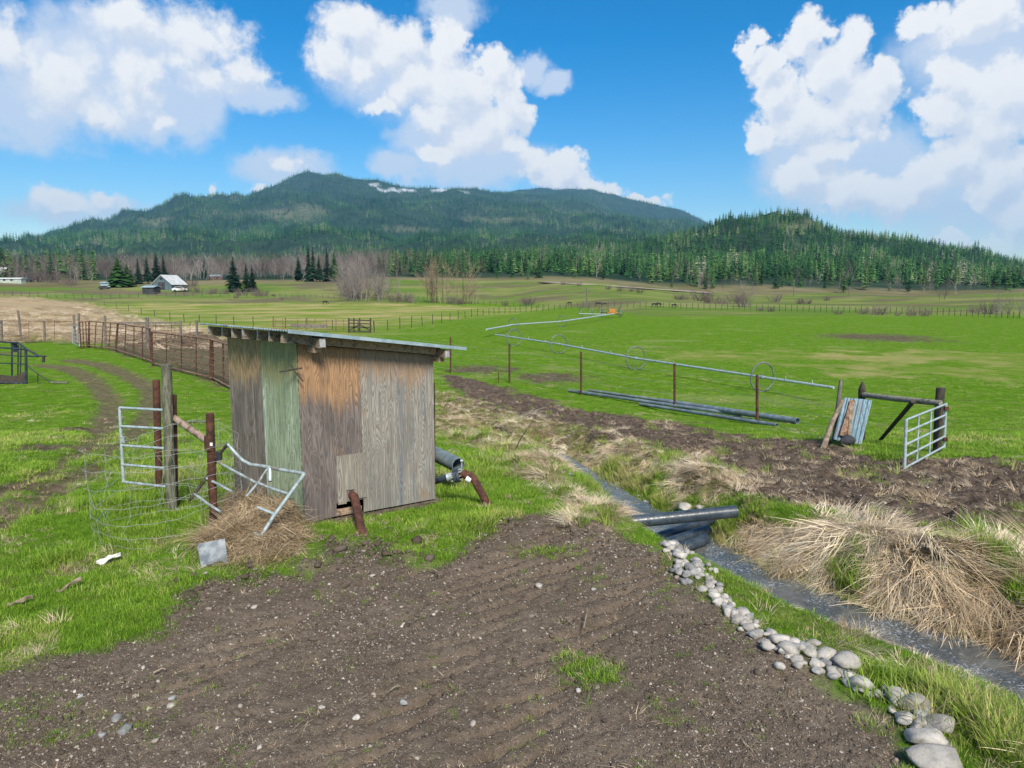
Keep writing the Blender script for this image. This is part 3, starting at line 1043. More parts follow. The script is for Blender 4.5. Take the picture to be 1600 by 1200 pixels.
def plywood(name, dark, light, line, top=None, top_v=9.0, blotch=None, streak=None, rings=34.0, mid=None):
    m, k, b = new_mat(name, .92, 0.0, .12)
    uv = k.n('ShaderNodeUVMap').outputs[0]
    s = k.xyz(uv)
    wob = k.noise(uv, 2.2, 3.0, .5, color=True)
    p = k.vmath('ADD', k.vmath('MULTIPLY', uv, (4.6, .55, 1)), k.vmath('MULTIPLY', k.vmath('SUBTRACT', wob, (.5, .5, .5)), (.20, .08, 0)))
    n = k.noise(p, 1.5, 1.0, .4)
    knots = k.noise(k.vmath('MULTIPLY', uv, (3.2, 1.5, 1)), 2.1, 0.0, .4)
    n = k.math('ADD', n, k.math('MULTIPLY', k.step(knots, .62, .80), .24))
    ph = k.math('MULTIPLY', n, rings)
    fr = k.math('FRACT', ph)
    ring = k.math('MULTIPLY', k.step(fr, .25, .75), k.math('SUBTRACT', 1.0, k.step(fr, .80, 1.0)))
    streakn = k.noise(k.vmath('MULTIPLY', uv, (42, 1.1, 1)), 1.0, 4.0, .65)
    big = k.noise(k.vmath('MULTIPLY', uv, (1.5, .6, 1)), 1.5, 4.0, .6)
    c = k.mix(k.step(big, .36, .64), col(*dark), col(*light))
    if mid:
        c = k.mix(k.step(k.noise(k.vmath('MULTIPLY', uv, (4.5, .35, 1)), 1.0, 4.0, .6), .50, .66), c, col(*mid))
    c = k.mix(k.math('MULTIPLY', k.step(streakn, .45, .72), .45), c, col(*[min(x * 1.75, 1) for x in light]))
    if streak:
        c = k.mix(k.math('MULTIPLY', k.step(k.noise(k.vmath('MULTIPLY', uv, (9, .12, 1)), 1.0, 3.0, .6), .54, .62), .8), c, col(*streak))
    if top:
        drip = k.noise(k.vmath('MULTIPLY', uv, (13, .35, 1)), 1.0, 4.0, .65)
        bigd = k.noise(k.vmath('MULTIPLY', uv, (2.3, .2, 1)), 1.0, 1.0, .5)
        e = k.math('ADD', s[1], k.math('ADD', k.math('MULTIPLY', k.math('SUBTRACT', drip, .5), 1.0), k.math('MULTIPLY', k.math('SUBTRACT', bigd, .5), .9)))
        tc = k.mix(k.step(streakn, .35, .7), col(*top), col(*[x * .72 for x in top]))
        c = k.mix(k.math('MULTIPLY', k.step(e, top_v - .10, top_v + .20), .80), c, tc)
    if blotch:
        c = k.mix(k.math('MULTIPLY', k.step(k.noise(k.vmath('MULTIPLY', uv, (2.6, 1.2, 1)), 1.3, 4.0, .6), .58, .68), .7), c, col(*blotch))
    c = k.mix(k.math('MULTIPLY', ring, k.math('MULTIPLY_ADD', k.step(big, .3, .7), .35, .36)), c, k.mix(.80, c, col(*line)))
    chip = k.noise(k.vmath('MULTIPLY', uv, (16, 7, 1)), 1.0, 2.0, .5)
    c = k.mix(k.math('MULTIPLY', k.step(chip, .745, .79), .8), c, col(.42, .40, .37))
    k.put(b.inputs['Base Color'], c)
    bump(k, b, k.math('ADD', ring, streakn), .45, .006)
    return m


PLY_DARK = plywood('grey_brown_plywood', (.132, .110, .102), (.205, .174, .160), (.052, .040, .037), (.500, .290, .150), 1.64, (.270, .170, .105), rings=17)
PLY_GREY = plywood('silver_plywood', (.200, .188, .174), (.320, .296, .258), (.090, .070, .055), (.430, .290, .195), 2.02, (.330, .225, .145), rings=20, mid=(.165, .190, .215))
PLY_PATCH = plywood('patch_plywood', (.235, .215, .182), (.320, .292, .248), (.075, .054, .038), None, rings=20)
PLY_SIDE = plywood('dark_side_plywood', (.135, .118, .104), (.225, .198, .172), (.060, .050, .042), (.480, .330, .165), 1.92, rings=10, streak=(.330, .285, .235))
PLY_GREEN = plywood('green_stained_plywood', (.250, .310, .200), (.355, .415, .290), (.105, .128, .072), (.350, .310, .140), 1.95, rings=14, streak=(.520, .600, .480))

# ------------------------------------------------------------------ the pump shed
P1 = Vector((-2.92, 9.60, .20))
P2 = Vector((-1.27, 11.40, .0))
AX = Vector((P2.x - P1.x, P2.y - P1.y, 0))
WID = AX.length
AX.normalize()
NF = Vector((AX.y, -AX.x, 0))                  # out of the front wall
BK = -NF                                       # towards the back
DEP = 2.0
SLOPE = (P2.z - P1.z) / WID
roof_z = lambda s, t: 2.935 - .135 * (s + .42)   # underside of the roof sheets
wall_p = lambda u, v, o=0.0: P1 + AX * u + NF * o + Vector((0, 0, SLOPE * u + v))
side_p = lambda t, v, o=0.0: P1 + BK * t - AX * o + Vector((0, 0, -.06 * t + v))


def u_front(px, py):
    """distance along the front wall of the point that shows at a pixel"""
    d = px_dir(px, py)
    n = NF
    k_ = (P1 - Vector((0, 0, CAMZ))).dot(n) / Vector(d).dot(n)
    q = Vector((0, 0, CAMZ)) + Vector(d) * k_
    u = (q - P1).dot(AX)
    return u, q.z - P1.z - SLOPE * u


shed = empty('pump_shed', P1, "weathered plywood pump shed with a sloping corrugated roof beside the dirt yard", 'shed')
us = u_front(566, 700)[0]
hl, hb = u_front(526, 797)[0], u_front(526, 797)[1]
hr_, ht = u_front(568, 783)[0], u_front(560, 781)[1]
ut, TH = lambda v: ((v - P1).dot(AX), v.z - P1.z - SLOPE * (v - P1).dot(AX)), -.018
vtop = lambda u: roof_z(u, 0) - .145 - P1.z - SLOPE * u
A = [(0.0, 0.0), (hl, 0.03), (hl, ht), (us, ht), (us, vtop(us)), (0.0, vtop(0))]
MB().prism([wall_p(u, v) for u, v in A], NF * TH).build('front_panel', PLY_DARK, shed, ut)
B = [(us + .004, .02), (WID, .02), (WID, vtop(WID)), (us + .004, vtop(us))]
MB().prism([wall_p(u, v) for u, v in B], NF * TH).build('front_panel', PLY_GREY, shed, lambda v: (ut(v)[0] + 3.3, ut(v)[1]))
pl, pt = u_front(525, 713)
pr, _ = u_front(570, 712)
pb = u_front(526, 789)[1]
nl, nt = u_front(540, 766)
nr2 = u_front(553, 766)[0]
Pp = [(pl, pb), (nl, pb), (nl, nt), (nr2, nt), (nr2, pb + .05), (pr, pb + .05), (pr, pt + .015), (pl, pt)]
MB().prism([wall_p(u, v, .0015) for u, v in Pp], NF * .014).build('patch_panel', PLY_PATCH, shed, lambda v: (ut(v)[0] + 7.7, ut(v)[1]))
MB().prism([wall_p(hl + .01, .02, -.03), wall_p(us - .02, .02, -.03), wall_p(us - .02, hb - .01, -.03), wall_p(hl + .01, hb - .01, -.03)], -NF * .05).build('lower_board', M['fascia'], shed)
g1_ = .98
svt = lambda t: roof_z(0, t) - .145 - P1.z + .06 * t
us_ = lambda v: ((v - P1).dot(BK), v.z - P1.z + .06 * (v - P1).dot(BK))
MB().prism([side_p(t, v, .002) for t, v in ((.0, .0), (g1_, .0), (g1_, svt(g1_)), (.0, svt(0)))], AX * .018).build('side_panel', PLY_GREEN, shed, us_)
MB().prism([side_p(t, v) for t, v in ((g1_ + .005, .0), (DEP, .0), (DEP, svt(DEP)), (g1_ + .005, svt(g1_)))], AX * .018).build('side_panel', PLY_SIDE, shed, us_)
bk = lambda u, v: P1 + AX * u + BK * DEP + Vector((0, 0, v + SLOPE * u))
MB().prism([bk(0.02, -.1), bk(WID, -.1), bk(WID, vtop(WID)), bk(0.02, vtop(0))], BK * .018).build('back_panel', PLY_SIDE, shed, lambda v: (ut(v)[0], ut(v)[1]))
rp = lambda t, v: P1 + AX * (WID - .018) + BK * t + Vector((0, 0, v + SLOPE * WID))
MB().prism([rp(.02, .02), rp(DEP - .004, .02), rp(DEP - .004, vtop(WID)), rp(.02, vtop(WID))], AX * .018).build('side_panel', PLY_SIDE, shed, us_)
# sills under the walls
MB().bar(wall_p(-.02, -.10, -.07), wall_p(1.12, -.09, -.07), .14, .17).build('sill_beam', M['sill'], shed)
MB().bar(wall_p(1.14, -.09, -.06), wall_p(WID + .14, -.085, -.06), .15, .16).build('sill_beam', M['sill'], shed)
MB().bar(side_p(.05, -.09, -.07), side_p(DEP, -.09, -.07), .12, .16).build('sill_beam', M['sill'], shed)
# roof: rafters along the fall, beams at the two eaves ends, corrugated sheets
NRAF = 7
for i in range(NRAF):
    t = -.10 + i * (DEP + .12) / (NRAF - 1)
    s0, s1 = -.27 + .02 * (i % 3), WID + .36
    if i == 0:
        for (a0, a1, mm) in ((-.27, .16, 'rafter'), (.30, WID - .04, 'fascia')):
            a = P1 + AX * a0 + BK * t; a.z = roof_z(a0, t) - .075
            b_ = P1 + AX * a1 + BK * t; b_.z = roof_z(a1, t) - .075
            MB().bar(a, b_, .045, .14 if mm == 'rafter' else .115).build('rafter', M[mm], shed)
        continue
    a = P1 + AX * s0 + BK * t; a.z = roof_z(s0, t) - .073
    b_ = P1 + AX * s1 + BK * t; b_.z = roof_z(s1, t) - .073
    MB().bar(a, b_, .040, .14).build('rafter', M['rafter'], shed)
    e = P1 + AX * (s0 - .003) + BK * t; e.z = roof_z(s0, t) - .073
    MB().bar(e, e + AX * .003, .036, .13).build('rafter_end', M['endgrain'], shed)
for s in (.215, WID + .035):
    a = P1 + AX * s + BK * -.30; a.z = roof_z(s, 0) - .10
    b_ = P1 + AX * s + BK * (DEP + .1); b_.z = a.z
    MB().bar(a, b_, .10, .13).build('roof_beam', M['rafter'], shed)
    MB().bar(a + NF * .004, a, .085, .115).build('beam_end', M['endgrain'], shed)
    MB().bar(a + BK * .14 + Vector((0, 0, -.10)), a + BK * .42 + Vector((0, 0, -.10)), .12, .075).build('beam_block', M['fascia'], shed)
T0, T1, S0, S1 = -.33, DEP + .25, -.31, WID + .42
nsheet, wv = 3, .068
for i in range(nsheet):
    ta, tb = T0 + (T1 - T0) * i / nsheet, T0 + (T1 - T0) * (i + 1) / nsheet + (.05 if i < nsheet - 1 else 0)
    m = MB()
    nt_ = int((tb - ta) / wv * 6)
    vs, fs = [], []
    for layer in (0, .004):
        for s in (S0 + .02 * (i % 2), (S0 + S1) / 2, S1 - .015 * i):
            for j in range(nt_ + 1):
                t = ta + (tb - ta) * j / nt_
                q = P1 + AX * s + BK * t
                q.z = roof_z(s, t) + .012 + .010 * math.sin(2 * math.pi * t / wv) + layer + .0045 * i
                vs.append(q)
    n1_ = nt_ + 1
    for r_ in range(2):
        for j in range(nt_):
            a = r_ * n1_ + j
            fs.append((a, a + 1, a + 1 + n1_, a + n1_))
            a += 3 * n1_
            fs.append((a, a + n1_, a + 1 + n1_, a + 1))
    for r_ in (0, 2):
        for j in range(nt_):
            a = r_ * n1_ + j
            fs.append((a, a + 3 * n1_, a + 1 + 3 * n1_, a + 1))
    m.add(vs, fs, True)
    m.build('roof_sheet', M['roof'], shed)
# edge flashing of the front sheet
a = P1 + AX * S0 + BK * (T0 - .006); a.z = roof_z(S0, 0) + .012
b_ = P1 + AX * S1 + BK * (T0 - .006); b_.z = roof_z(S1, 0) + .012
MB().bar(a, b_, .008, .050).build('roof_flashing', M['roof'], shed)
# iron spikes crossed on the corner
c_ = wall_p(.02, 2.02, .03)
cross = empty('iron_spikes', c_, "two thin rusty iron spikes crossed on the corner of the plywood shed", 'spikes')
MB().tube([at(437, 581, 9.55), at(472, 575, 9.52)], .011, 6).build('spike', M['darkwood'], cross)
MB().tube([at(456, 571, 9.56), at(460, 580, 9.50), at(474, 596, 9.55)], .010, 6).build('spike', M['darkwood'], cross)

# pipe out of the front
fp = empty('outlet_pipe', gpv(570, 846), "rusty brown pipe running from the hole in the shed front into the earth", 'pipe')
a0 = wall_p((nl + nr2) / 2 + .02, nt - .08, -.35)
a1 = wall_p((nl + nr2) / 2 + .03, nt - .10, .07)
a2 = gpv(571, 848, -.12)
el = [a1 + (a0 - a1).normalized() * .10 + Vector((0, 0, .02)), a1 + Vector((0, 0, .0)), a1 + (a2 - a1).normalized() * .10]
MB().tube([el[0], el[1], el[2], a2], .062, 14).build('pipe_body', M['rust'], fp)
MB().tube([el[0] + (el[0] - el[1]) * 2, el[0] + (el[0] - el[1]) * .02], .045, 12).build('hose_end', M['blackpipe'], fp)

# rusty stake behind the right edge
q = gpv(682, 720)
st = MB().tube([at(678, 712, 12.6), at(677, 598, 12.6)], .028, 8).build('steel_stake', M['rust'])
tag(st, "thin rusty steel stake rising just behind the right edge of the shed", 'stake')

# wide grey pipe end, open towards the yard
Yp = 12.3
gpipe = empty('plastic_culvert', at(716, 725, Yp), "wide grey plastic pipe with an open dark end lying behind the shed", 'pipe')
MB().hollow(at(640, 690, 13.6), at(716, 727, Yp), .135, .014, 22).build('pipe_wall', M['greypipe'], gpipe)
MB().tube([at(645, 692, 13.5), at(650, 695, 13.4)], .12, 16).build('pipe_shade_plug', M['inside'], gpipe)  # added black plug, stands in for the shade deep in the pipe

# black hose, flange and rusty elbow
Yv = 11.35
va = empty('pump_outlet', at(715, 745, Yv), "black hose with a bolted flange joining a rusty elbow pipe right of the shed", 'pipe fitting')
MB().tube([at(650, 757, 11.9), at(676, 753, 11.6), at(702, 745, Yv)], .056, 12).build('hose', M['blackpipe'], va)
MB().tube([at(698, 746, Yv), at(710, 743.5, Yv)], .068, 14).build('sleeve', M['galvold'], va)
fl = MB().tube([at(709, 744, Yv), at(713, 743, Yv)], .115, 18).tube([at(714, 743, Yv), at(718, 742, Yv)], .115, 18).build('flange', M['blackpipe'], va)
for j in range(8):
    t = 2 * math.pi * j / 8
    o_ = Vector((0, math.sin(t) * .09, math.cos(t) * .09))
    MB().tube([at(706, 744.5, Yv) + o_, at(721, 741.5, Yv) + o_], .012, 6).build('bolt', M['galvold'], fl)
e_ = gpv(767, 788, -.1)
MB().tube([at(717, 742, Yv), at(726, 741, Yv), at(733, 742, Yv - .03), at(740, 748, Yv - .06), e_], .065, 14).build('elbow', M['rust'], va)
MB().tube([at(724, 741.5, Yv), at(729, 741, Yv)], .078, 14).build('collar', M['rust'], va)
MB().tube([at(721, 740, Yv), at(721.5, 722, Yv)], .011, 6).build('valve_stem', M['galvold'], va)
MB().tube([at(719.5, 720, Yv), at(723.5, 720, Yv)], .022, 8).build('valve_knob', M['galv'], va)
MB().tube([at(729, 747, Yv - .06), at(736, 751, Yv - .08)], .058, 10, r2=.05).build('white_cap', M['white'], va)

# ------------------------------------------------------------------ posts, gates and wire left of the shed
Yw = gp(268, 797)[1]
wp = MB().tube([at(269, 800, Yw), at(264, 690, Yw), at(260, 569, Yw)], .082, 14, r2=.074).build('gate_post', M['woodpost'])
tag(wp, "grey green round timber post between the galvanised gate and the rusty posts", 'post')
Yr = gp(248, 765)[1]
o_ = MB().tube([at(249, 768, Yr), at(244, 594, Yr)], .062, 12).build('steel_post', M['rust'])
tag(o_, "rusty steel post standing behind the bars of the small galvanised gate", 'post')
Yb, Yc = gp(273, 792)[1] - .05, gp(334, 826)[1]
br = empty('brace_posts', at(273, 792, Yb), "two rusty steel posts joined by a sloping lagged brace rail", 'brace')
MB().tube([at(273, 796, Yb), at(270, 617, Yb)], .058, 12).build('post', M['rust'], br)
MB().tube([at(335, 828, Yc), at(331, 740, Yc), at(328, 646, Yc)], .056, 12).build('post', M['rust'], br)
MB().tube([at(271, 652, Yb), at(296, 670, (Yb + Yc) / 2), at(327, 691, Yc)], .050, 12).build('brace_rail', M['clay'], br)
MB().tube([at(327, 681, Yc - .01), at(328, 703, Yc - .01)], .070, 12).build('clamp', M['rust'], br)
MB().box(at(328, 697, Yc - .085), (.035, 0, 0), (0, .02, 0), (0, 0, .045)).build('latch_plate', M['white'], br)

Yg0, Yg1 = Yw + .62, Yw + .10
gt = empty('galvanised_gate', at(193, 753, Yg0), "small galvanised five bar gate hung on the timber post inside the wire", 'gate')
fr_ = [at(187, 637, Yg0), at(193, 753, Yg0)]
MB().tube([fr_[0], fr_[1]], .027, 10).build('gate_stile', M['galv'], gt)
MB().tube([at(259, 641, Yg1), at(264, 762, Yg1)], .027, 10).build('gate_stile', M['galv'], gt)
for (yl, yr_) in ((637, 641), (666, 670), (696, 701), (726, 732), (753, 761)):
    k_ = (yl - 637) / 116.
    MB().tube([at(187 + 6 * k_, yl, Yg0), at(259 + 5 * k_, yr_, Yg1)], .022, 10).build('gate_bar', M['galv'], gt)
MB().box(at(188, 692, Yg0 - .04), (.07, 0, 0), (0, .05, 0), (0, 0, .10)).build('latch', M['galvold'], gt)

# bent gate thrown into the dead grass
bg_ = empty('bent_gate', at(394, 868, 9.0), "bent galvanised gate lying askew in dead grass against the green panel", 'gate')
dz = lambda px, py: 10.0 - .0042 * (px - 300) - .0052 * max(py - 720, 0)
G = lambda px, py: at(px, py, dz(px, py))


def gtube(name, pts, r, mat='galvold'):
    MB().tube([G(*p) for p in pts], r, 8).build(name, M[mat], bg_)


gtube('gate_frame', [(356, 694), (344, 708), (337, 722), (322, 747), (304, 772), (296, 782)], .022, 'darkwood')
gtube('gate_frame', [(356, 694), (366, 706), (380, 720), (392, 726), (409, 728), (440, 734), (476, 740)], .024)
gtube('gate_frame', [(476, 740), (450, 776), (428, 806), (405, 842), (393, 870)], .026, 'galv')
gtube('gate_bar', [(338, 720), (366, 736), (398, 753)], .020)
gtube('gate_bar', [(398, 753), (430, 765), (451, 772)], .020)
gtube('gate_bar', [(322, 747), (342, 757), (362, 768)], .019)
gtube('gate_bar', [(403, 793), (416, 798), (430, 804)], .020, 'galv')
gtube('gate_bar', [(304, 772), (326, 788), (345, 800)], .019)
gtube('gate_bar', [(397, 833), (404, 836), (411, 841)], .020, 'galv')
gtube('gate_brace', [(421, 728), (402, 756), (386, 775)], .018)
gtube('gate_brace', [(422, 732), (422, 752)], .026, 'galv')
MB().box(G(342, 712) + Vector((-.03, -.03, -.06)), (.07, 0, 0), (0, .05, 0), (0, 0, .12)).build('latch', M['crate'], bg_)

# grey board leaning at the foot of the grass heap
sl = [at(308, 853, 8.60), at(350, 845, 8.64), at(356, 884, 8.42), at(315, 893, 8.36)]
sb = MB().prism(sl, Vector((.0, .035, .02))).build('grey_board', M['slate'], bevel=.006)
tag(sb, "square grey board tilted in the grass in front of the dead grass heap", 'board')

# the loose roll of wire fencing
wc_ = gpv(250, 800)
coil = empty('wire_roll', wc_, "loose roll of rusty page wire standing round the small galvanised gate", 'wire roll')
cx, cy, R0 = at(252, 850, 9.75).x, 9.95, .78
gzc = gz(cx, cy)
r_ = random.Random(5)


def coil_pt(t, h, seed):
    ang = 2 * math.pi * t
    rad = R0 * (1 + .10 * math.sin(ang * 2 + 1.1) + .06 * math.sin(ang * 3 + seed * .9) + .03 * math.sin(ang * 7 + seed * 2.1)) + .10 * t
    return Vector((cx + rad * math.cos(ang) * 1.08, cy + rad * math.sin(ang), gzc + h + .08 * math.sin(ang + .6) + .05 * math.sin(ang * 2 + seed * 1.9) + .03 * math.sin(ang * 3 + seed * 1.1) + .008 * math.sin(ang * 16 + seed)))


HL = [.05, .22, .42, .64, .86, 1.08, 1.30]
for i, h in enumerate(HL):
    MB().tube([coil_pt(1.3 * j / 110, h, i * .5) for j in range(111)], .0032, 4, caps=False).build('line_wire', M['wire'], coil)
for j in range(19):
    t = 1.3 * (j + .3 * math.sin(j * 5)) / 19
    MB().tube([coil_pt(t + .004 * math.sin(i * 2.0 + j) + .006 * math.sin(i + j * 3), HL[min(i // 2, 6)] + (0 if i % 2 == 0 else (HL[min(i // 2 + 1, 6)] - HL[i // 2]) / 2), i * .25) for i in range(13)], .0024, 4, caps=False).build('stay_wire', M['wire'], coil)

# litter
for (px, py, ang, sc, lab, mm) in ((170, 879, .5, .14, "crumpled white plastic scrap lying on the lawn near the wire roll", 'litter'),
                                   (108, 922, .7, .13, "bleached flat bark scrap lying in the grass of the lawn", 'driftwood'),
                                   (32, 947, .3, .13, "short pale stick lying in the grass at the lawn edge", 'driftwood')):
    p = gpv(px, py, .05)
    m = MB()
    q = random.Random(px)
    nx_, ny_ = 7, 4
    ca, sa = math.cos(ang), math.sin(ang)
    vs = []
    for lay in (0, .012):
        for i in range(nx_):
            for j in range(ny_):
                u, v = (i / (nx_ - 1) - .5) * 2 * sc, (j / (ny_ - 1) - .5) * sc * (.8 if mm == 'litter' else .3)
                zz = q.uniform(-.02, .03) if lay == 0 else 0
                vs.append(p + Vector((u * ca - v * sa, u * sa + v * ca, .035 * math.sin(u * 14) + lay + (zz if lay == 0 else vs[i * ny_ + j].z - p.z - .035 * math.sin(u * 14)))))
    n = nx_ * ny_
    fs = []
    for i in range(nx_ - 1):
        for j in range(ny_ - 1):
            a = i * ny_ + j
            fs += [(a, a + 1, a + ny_ + 1, a + ny_), (n + a, n + a + ny_, n + a + ny_ + 1, n + a + 1)]
    bd = [i * ny_ for i in range(nx_)] + [(nx_ - 1) * ny_ + j for j in range(1, ny_)] + [i * ny_ + ny_ - 1 for i in range(nx_ - 2, -1, -1)] + [j for j in range(ny_ - 2, 0, -1)]
    fs += [(bd[i], bd[(i + 1) % len(bd)], n + bd[(i + 1) % len(bd)], n + bd[i]) for i in range(len(bd))]
    m.add(vs, fs)
    tag(m.build('plastic_scrap' if mm == 'litter' else 'wood_scrap', M[mm]), lab, 'scrap')

# ------------------------------------------------------------------ corral of rusty pipe panels
PANELS = [  # top left, top right, bottom left, bottom right, uprights
    ((124, 503), (139, 502), (126, 541), (140, 540), 3, "short rusty corral panel next to the galvanised corral gate"),
    ((139, 502), (184, 505), (137, 540), (181, 545), 4, "rusty corral panel with leaning uprights, second from the corral gate"),
    ((184, 505.5), (235, 513), (181, 546), (237, 564), 4, "rusty corral panel halfway along the corral side, between two others"),
    ((236, 518), (330, 530), (237, 567), (330, 590), 4, "longest rusty corral panel, with one bent kicked out upright"),
    ((331, 531), (400, 551), (332, 590), (402, 628), 4, "rusty corral panel running behind the plywood shed")]
for (tl, tr, bl, brr, nu, lab) in PANELS:
    Ya, Yz = gp(bl[0], bl[1] + 4)[1], gp(brr[0], brr[1] + 4)[1]
    e = empty('pipe_fence_section', gpv(bl[0], bl[1] + 4), lab, 'fence panel', 'rusty pipe panels of the corral')

    def pp(s, t):
        """s along, t down, in the panel plane"""
        x_ = (tl[0] + (tr[0] - tl[0]) * s) * (1 - t) + (bl[0] + (brr[0] - bl[0]) * s) * t
        k_ = s * Ya / (s * Ya + (1 - s) * Yz) if False else s
        y_ = (tl[1] + (tr[1] - tl[1]) * s) * (1 - t) + (bl[1] + (brr[1] - bl[1]) * s) * t
        return at(x_, y_, 1 / ((1 - s) / Ya + s / Yz))
    MB().tube([pp(0, 0), pp(1, 0)], .058, 8).build('top_rail', M['rustrail'], e)
    MB().tube([pp(0, 1), pp(1, 1)], .055, 8).build('bottom_rail', M['rustrail'], e)
    for j in range(1, 6):
        sag = .012 * math.sin(j * 2.3 + tl[0])
        MB().tube([pp(0, j / 6), pp(.5, j / 6 + sag), pp(1, j / 6)], .026, 6).build('rail', M['rustrail'], e)
    for j in range(nu + 1):
        s = (.012 if j == 0 else .988 if j == nu else j / nu)
        if 'bent' in lab and j == 1:
            MB().tube([pp(s, 0), pp(s, .85), pp(s - .04, 1.02)], .028, 6).build('upright', M['rust'], e)
            continue
        b0 = pp(s, 1)
        MB().tube([pp(s, -.01), b0, b0 + Vector((0, 0, -.16))], .055 if j in (0, nu) else .038, 8).build('upright', M['rust'], e)

Ya = gp(120, 543)[1]
cg = empty('corral_gate', gpv(124, 543), "narrow galvanised corral gate seen almost edge on by the leaning posts", 'gate')
for p in (((112.5, 508), (113.5, 536)), ((124, 511), (124.5, 541))):
    MB().tube([at(*p[0], Ya), at(*p[1], Ya - (0 if p[0][0] < 120 else 1.5))], .035, 8).build('gate_stile', M['galvold'], cg)
for j in range(6):
    t = j / 5
    MB().tube([at(112.5 + t, 508 + 28 * t, Ya), at(124 + .5 * t, 511 + 30 * t, Ya - 1.5)], .024, 6).build('gate_bar', M['galvold'], cg)

POSTS = [(2, 500, 3, 534, .11, "grey fence post at the far end of the corral rails, cut by the picture edge"),
         (28, 485, 34, 533, .10, "tall grey post leaning to one side on the corral rails"),
         (69, 502, 70, 533, .10, "short upright grey post in the middle of the corral rails"),
         (115, 492, 118, 538, .10, "grey post with a slight lean behind the corral gate"),
         (123, 489.5, 124, 538, .10, "taller grey post directly behind the corral gate stile"),
         (164, 493, 165, 540, .10, "grey post behind the leaning uprights of the corral panel"),
         (230, 496, 231, 545, .14, "stout grey post at the end of the corral plank"),
         (282, 501, 283, 541, .10, "grey post at the right end of the long corral plank"),
         (307.5, 500, 308, 545, .10, "grey post just left of the shed roof above the corral")]
for (a, b_, c2, d2, r0, lab) in POSTS:
    Yq = gp(c2, d2)[1]
    tag(MB().tube([at(c2, d2 + 2, Yq), at(a, b_, Yq)], r0, 8).build('corral_post', M['greywood']), lab, 'post', 'grey timber posts round the corral')
rf = empty('rail_fence', gpv(-30, 533), "thin pipe rail fence in front of the straw coloured hay land", 'fence')
Yq0, Yq1 = gp(-30, 533)[1], gp(113, 537)[1]
for j in range(6):
    y0_, y1_ = 501 + j * 6.2, 502 + j * 6.1
    MB().tube([at(-60, y0_, Yq0), at(112, y1_, Yq1)], .022 if j else .035, 6).build('rail', M['rustrail'], rf)
for px in (-30, 45, 85):
    MB().tube([at(px, 535, Yq0), at(px, 500.5, Yq0)], .03, 6).build('upright', M['rustrail'], rf)
Yq = gp(250, 545)[1] + 3
pk = MB().bar(at(184, 504.5, Yq), at(283, 504.5, Yq), .05, .16).build('corral_plank', M['greywood'])
tag(pk, "long grey plank fixed along the top of the corral posts", 'plank')
rf2 = empty('rail_fence', gpv(300, 545), "thin rail fence across the back of the corral behind the long plank", 'fence')
for j in range(5):
    MB().tube([at(180, 511 + j * 7, Yq + .3), at(365, 506 + j * 8, Yq + .3)], .022, 6).build('rail', M['rustrail'], rf2)
for px in (243, 268, 297, 330, 353):
    MB().tube([at(px, 546, Yq + .3), at(px, 504, Yq + .3)], .03, 6).build('upright', M['rustrail'], rf2)

# stock crate with a drawbar at the picture edge
Ye = gp(40, 600)[1]
sc_ = empty('stock_crate', gpv(20, 601), "blue black steel stock crate with a drawbar, cut by the picture edge", 'stock crate')
w_ = 1.7


def cr(px, py, back=0.0):
    p = at(px, py, Ye)
    return p + Vector((-.5 * back, back, 0))


for (a, b_, r0, bk_) in (((40.5, 545), (41, 600), .07, 0), ((12, 540), (12, 598), .05, 1.2), ((25, 541), (24, 598), .035, .7), ((30, 543), (29, 598), .035, .5), ((-30, 540), (-30, 600), .06, 0)):
    MB().tube([cr(*a, bk_), cr(*b_, bk_)], r0, 8).build('crate_post', M['crate'], sc_)
for (a, b_, r0) in (((-30, 541), (41, 546), .045), ((-30, 552), (41, 557), .03), ((-30, 566), (41, 569), .03), ((-30, 597), (41, 599), .07)):
    MB().tube([cr(*a), cr(*b_)], r0, 8).build('crate_rail', M['crate'], sc_)
MB().tube([cr(12, 538, 1.2), cr(24, 537, .7), cr(41, 545)], .055, 8).build('crate_rail', M['crate'], sc_)
MB().tube([cr(-30, 536, 1.6), cr(12, 538, 1.2)], .045, 8).build('crate_rail', M['crate'], sc_)
MB().box(cr(11, 553, 1.2), (.33, 0, 0), (0, .1, 0), (0, 0, .5)).build('crate_box', M['crate'], sc_)
MB().prism([cr(-30, 600), cr(40, 600), cr(40, 580), cr(22, 588), cr(-30, 582)], (0, .03, 0)).build('crate_skirt', M['darkwood'], sc_)
MB().tube([cr(41, 545), cr(60, 556), cr(72, 557)], .05, 8).tube([cr(41, 556), cr(60, 557)], .05, 8).build('drawbar', M['crate'], sc_)
MB().tube([cr(68, 557), cr(68, 566)], .075, 8).build('hitch', M['crate'], sc_)
MB().tube([cr(42, 571), cr(59, 584), cr(79, 597)], .032, 8).build('stay_bar', M['crate'], sc_)
MB().tube([cr(59, 584), cr(59, 598)], .028, 6).build('stay_leg', M['crate'], sc_)
tag(MB().bar(cr(80, 597), cr(106, 597.5), .12, .08).build('timber_block', M['greywood']), "short grey timber lying under the end of the crate's stay bar", 'timber')


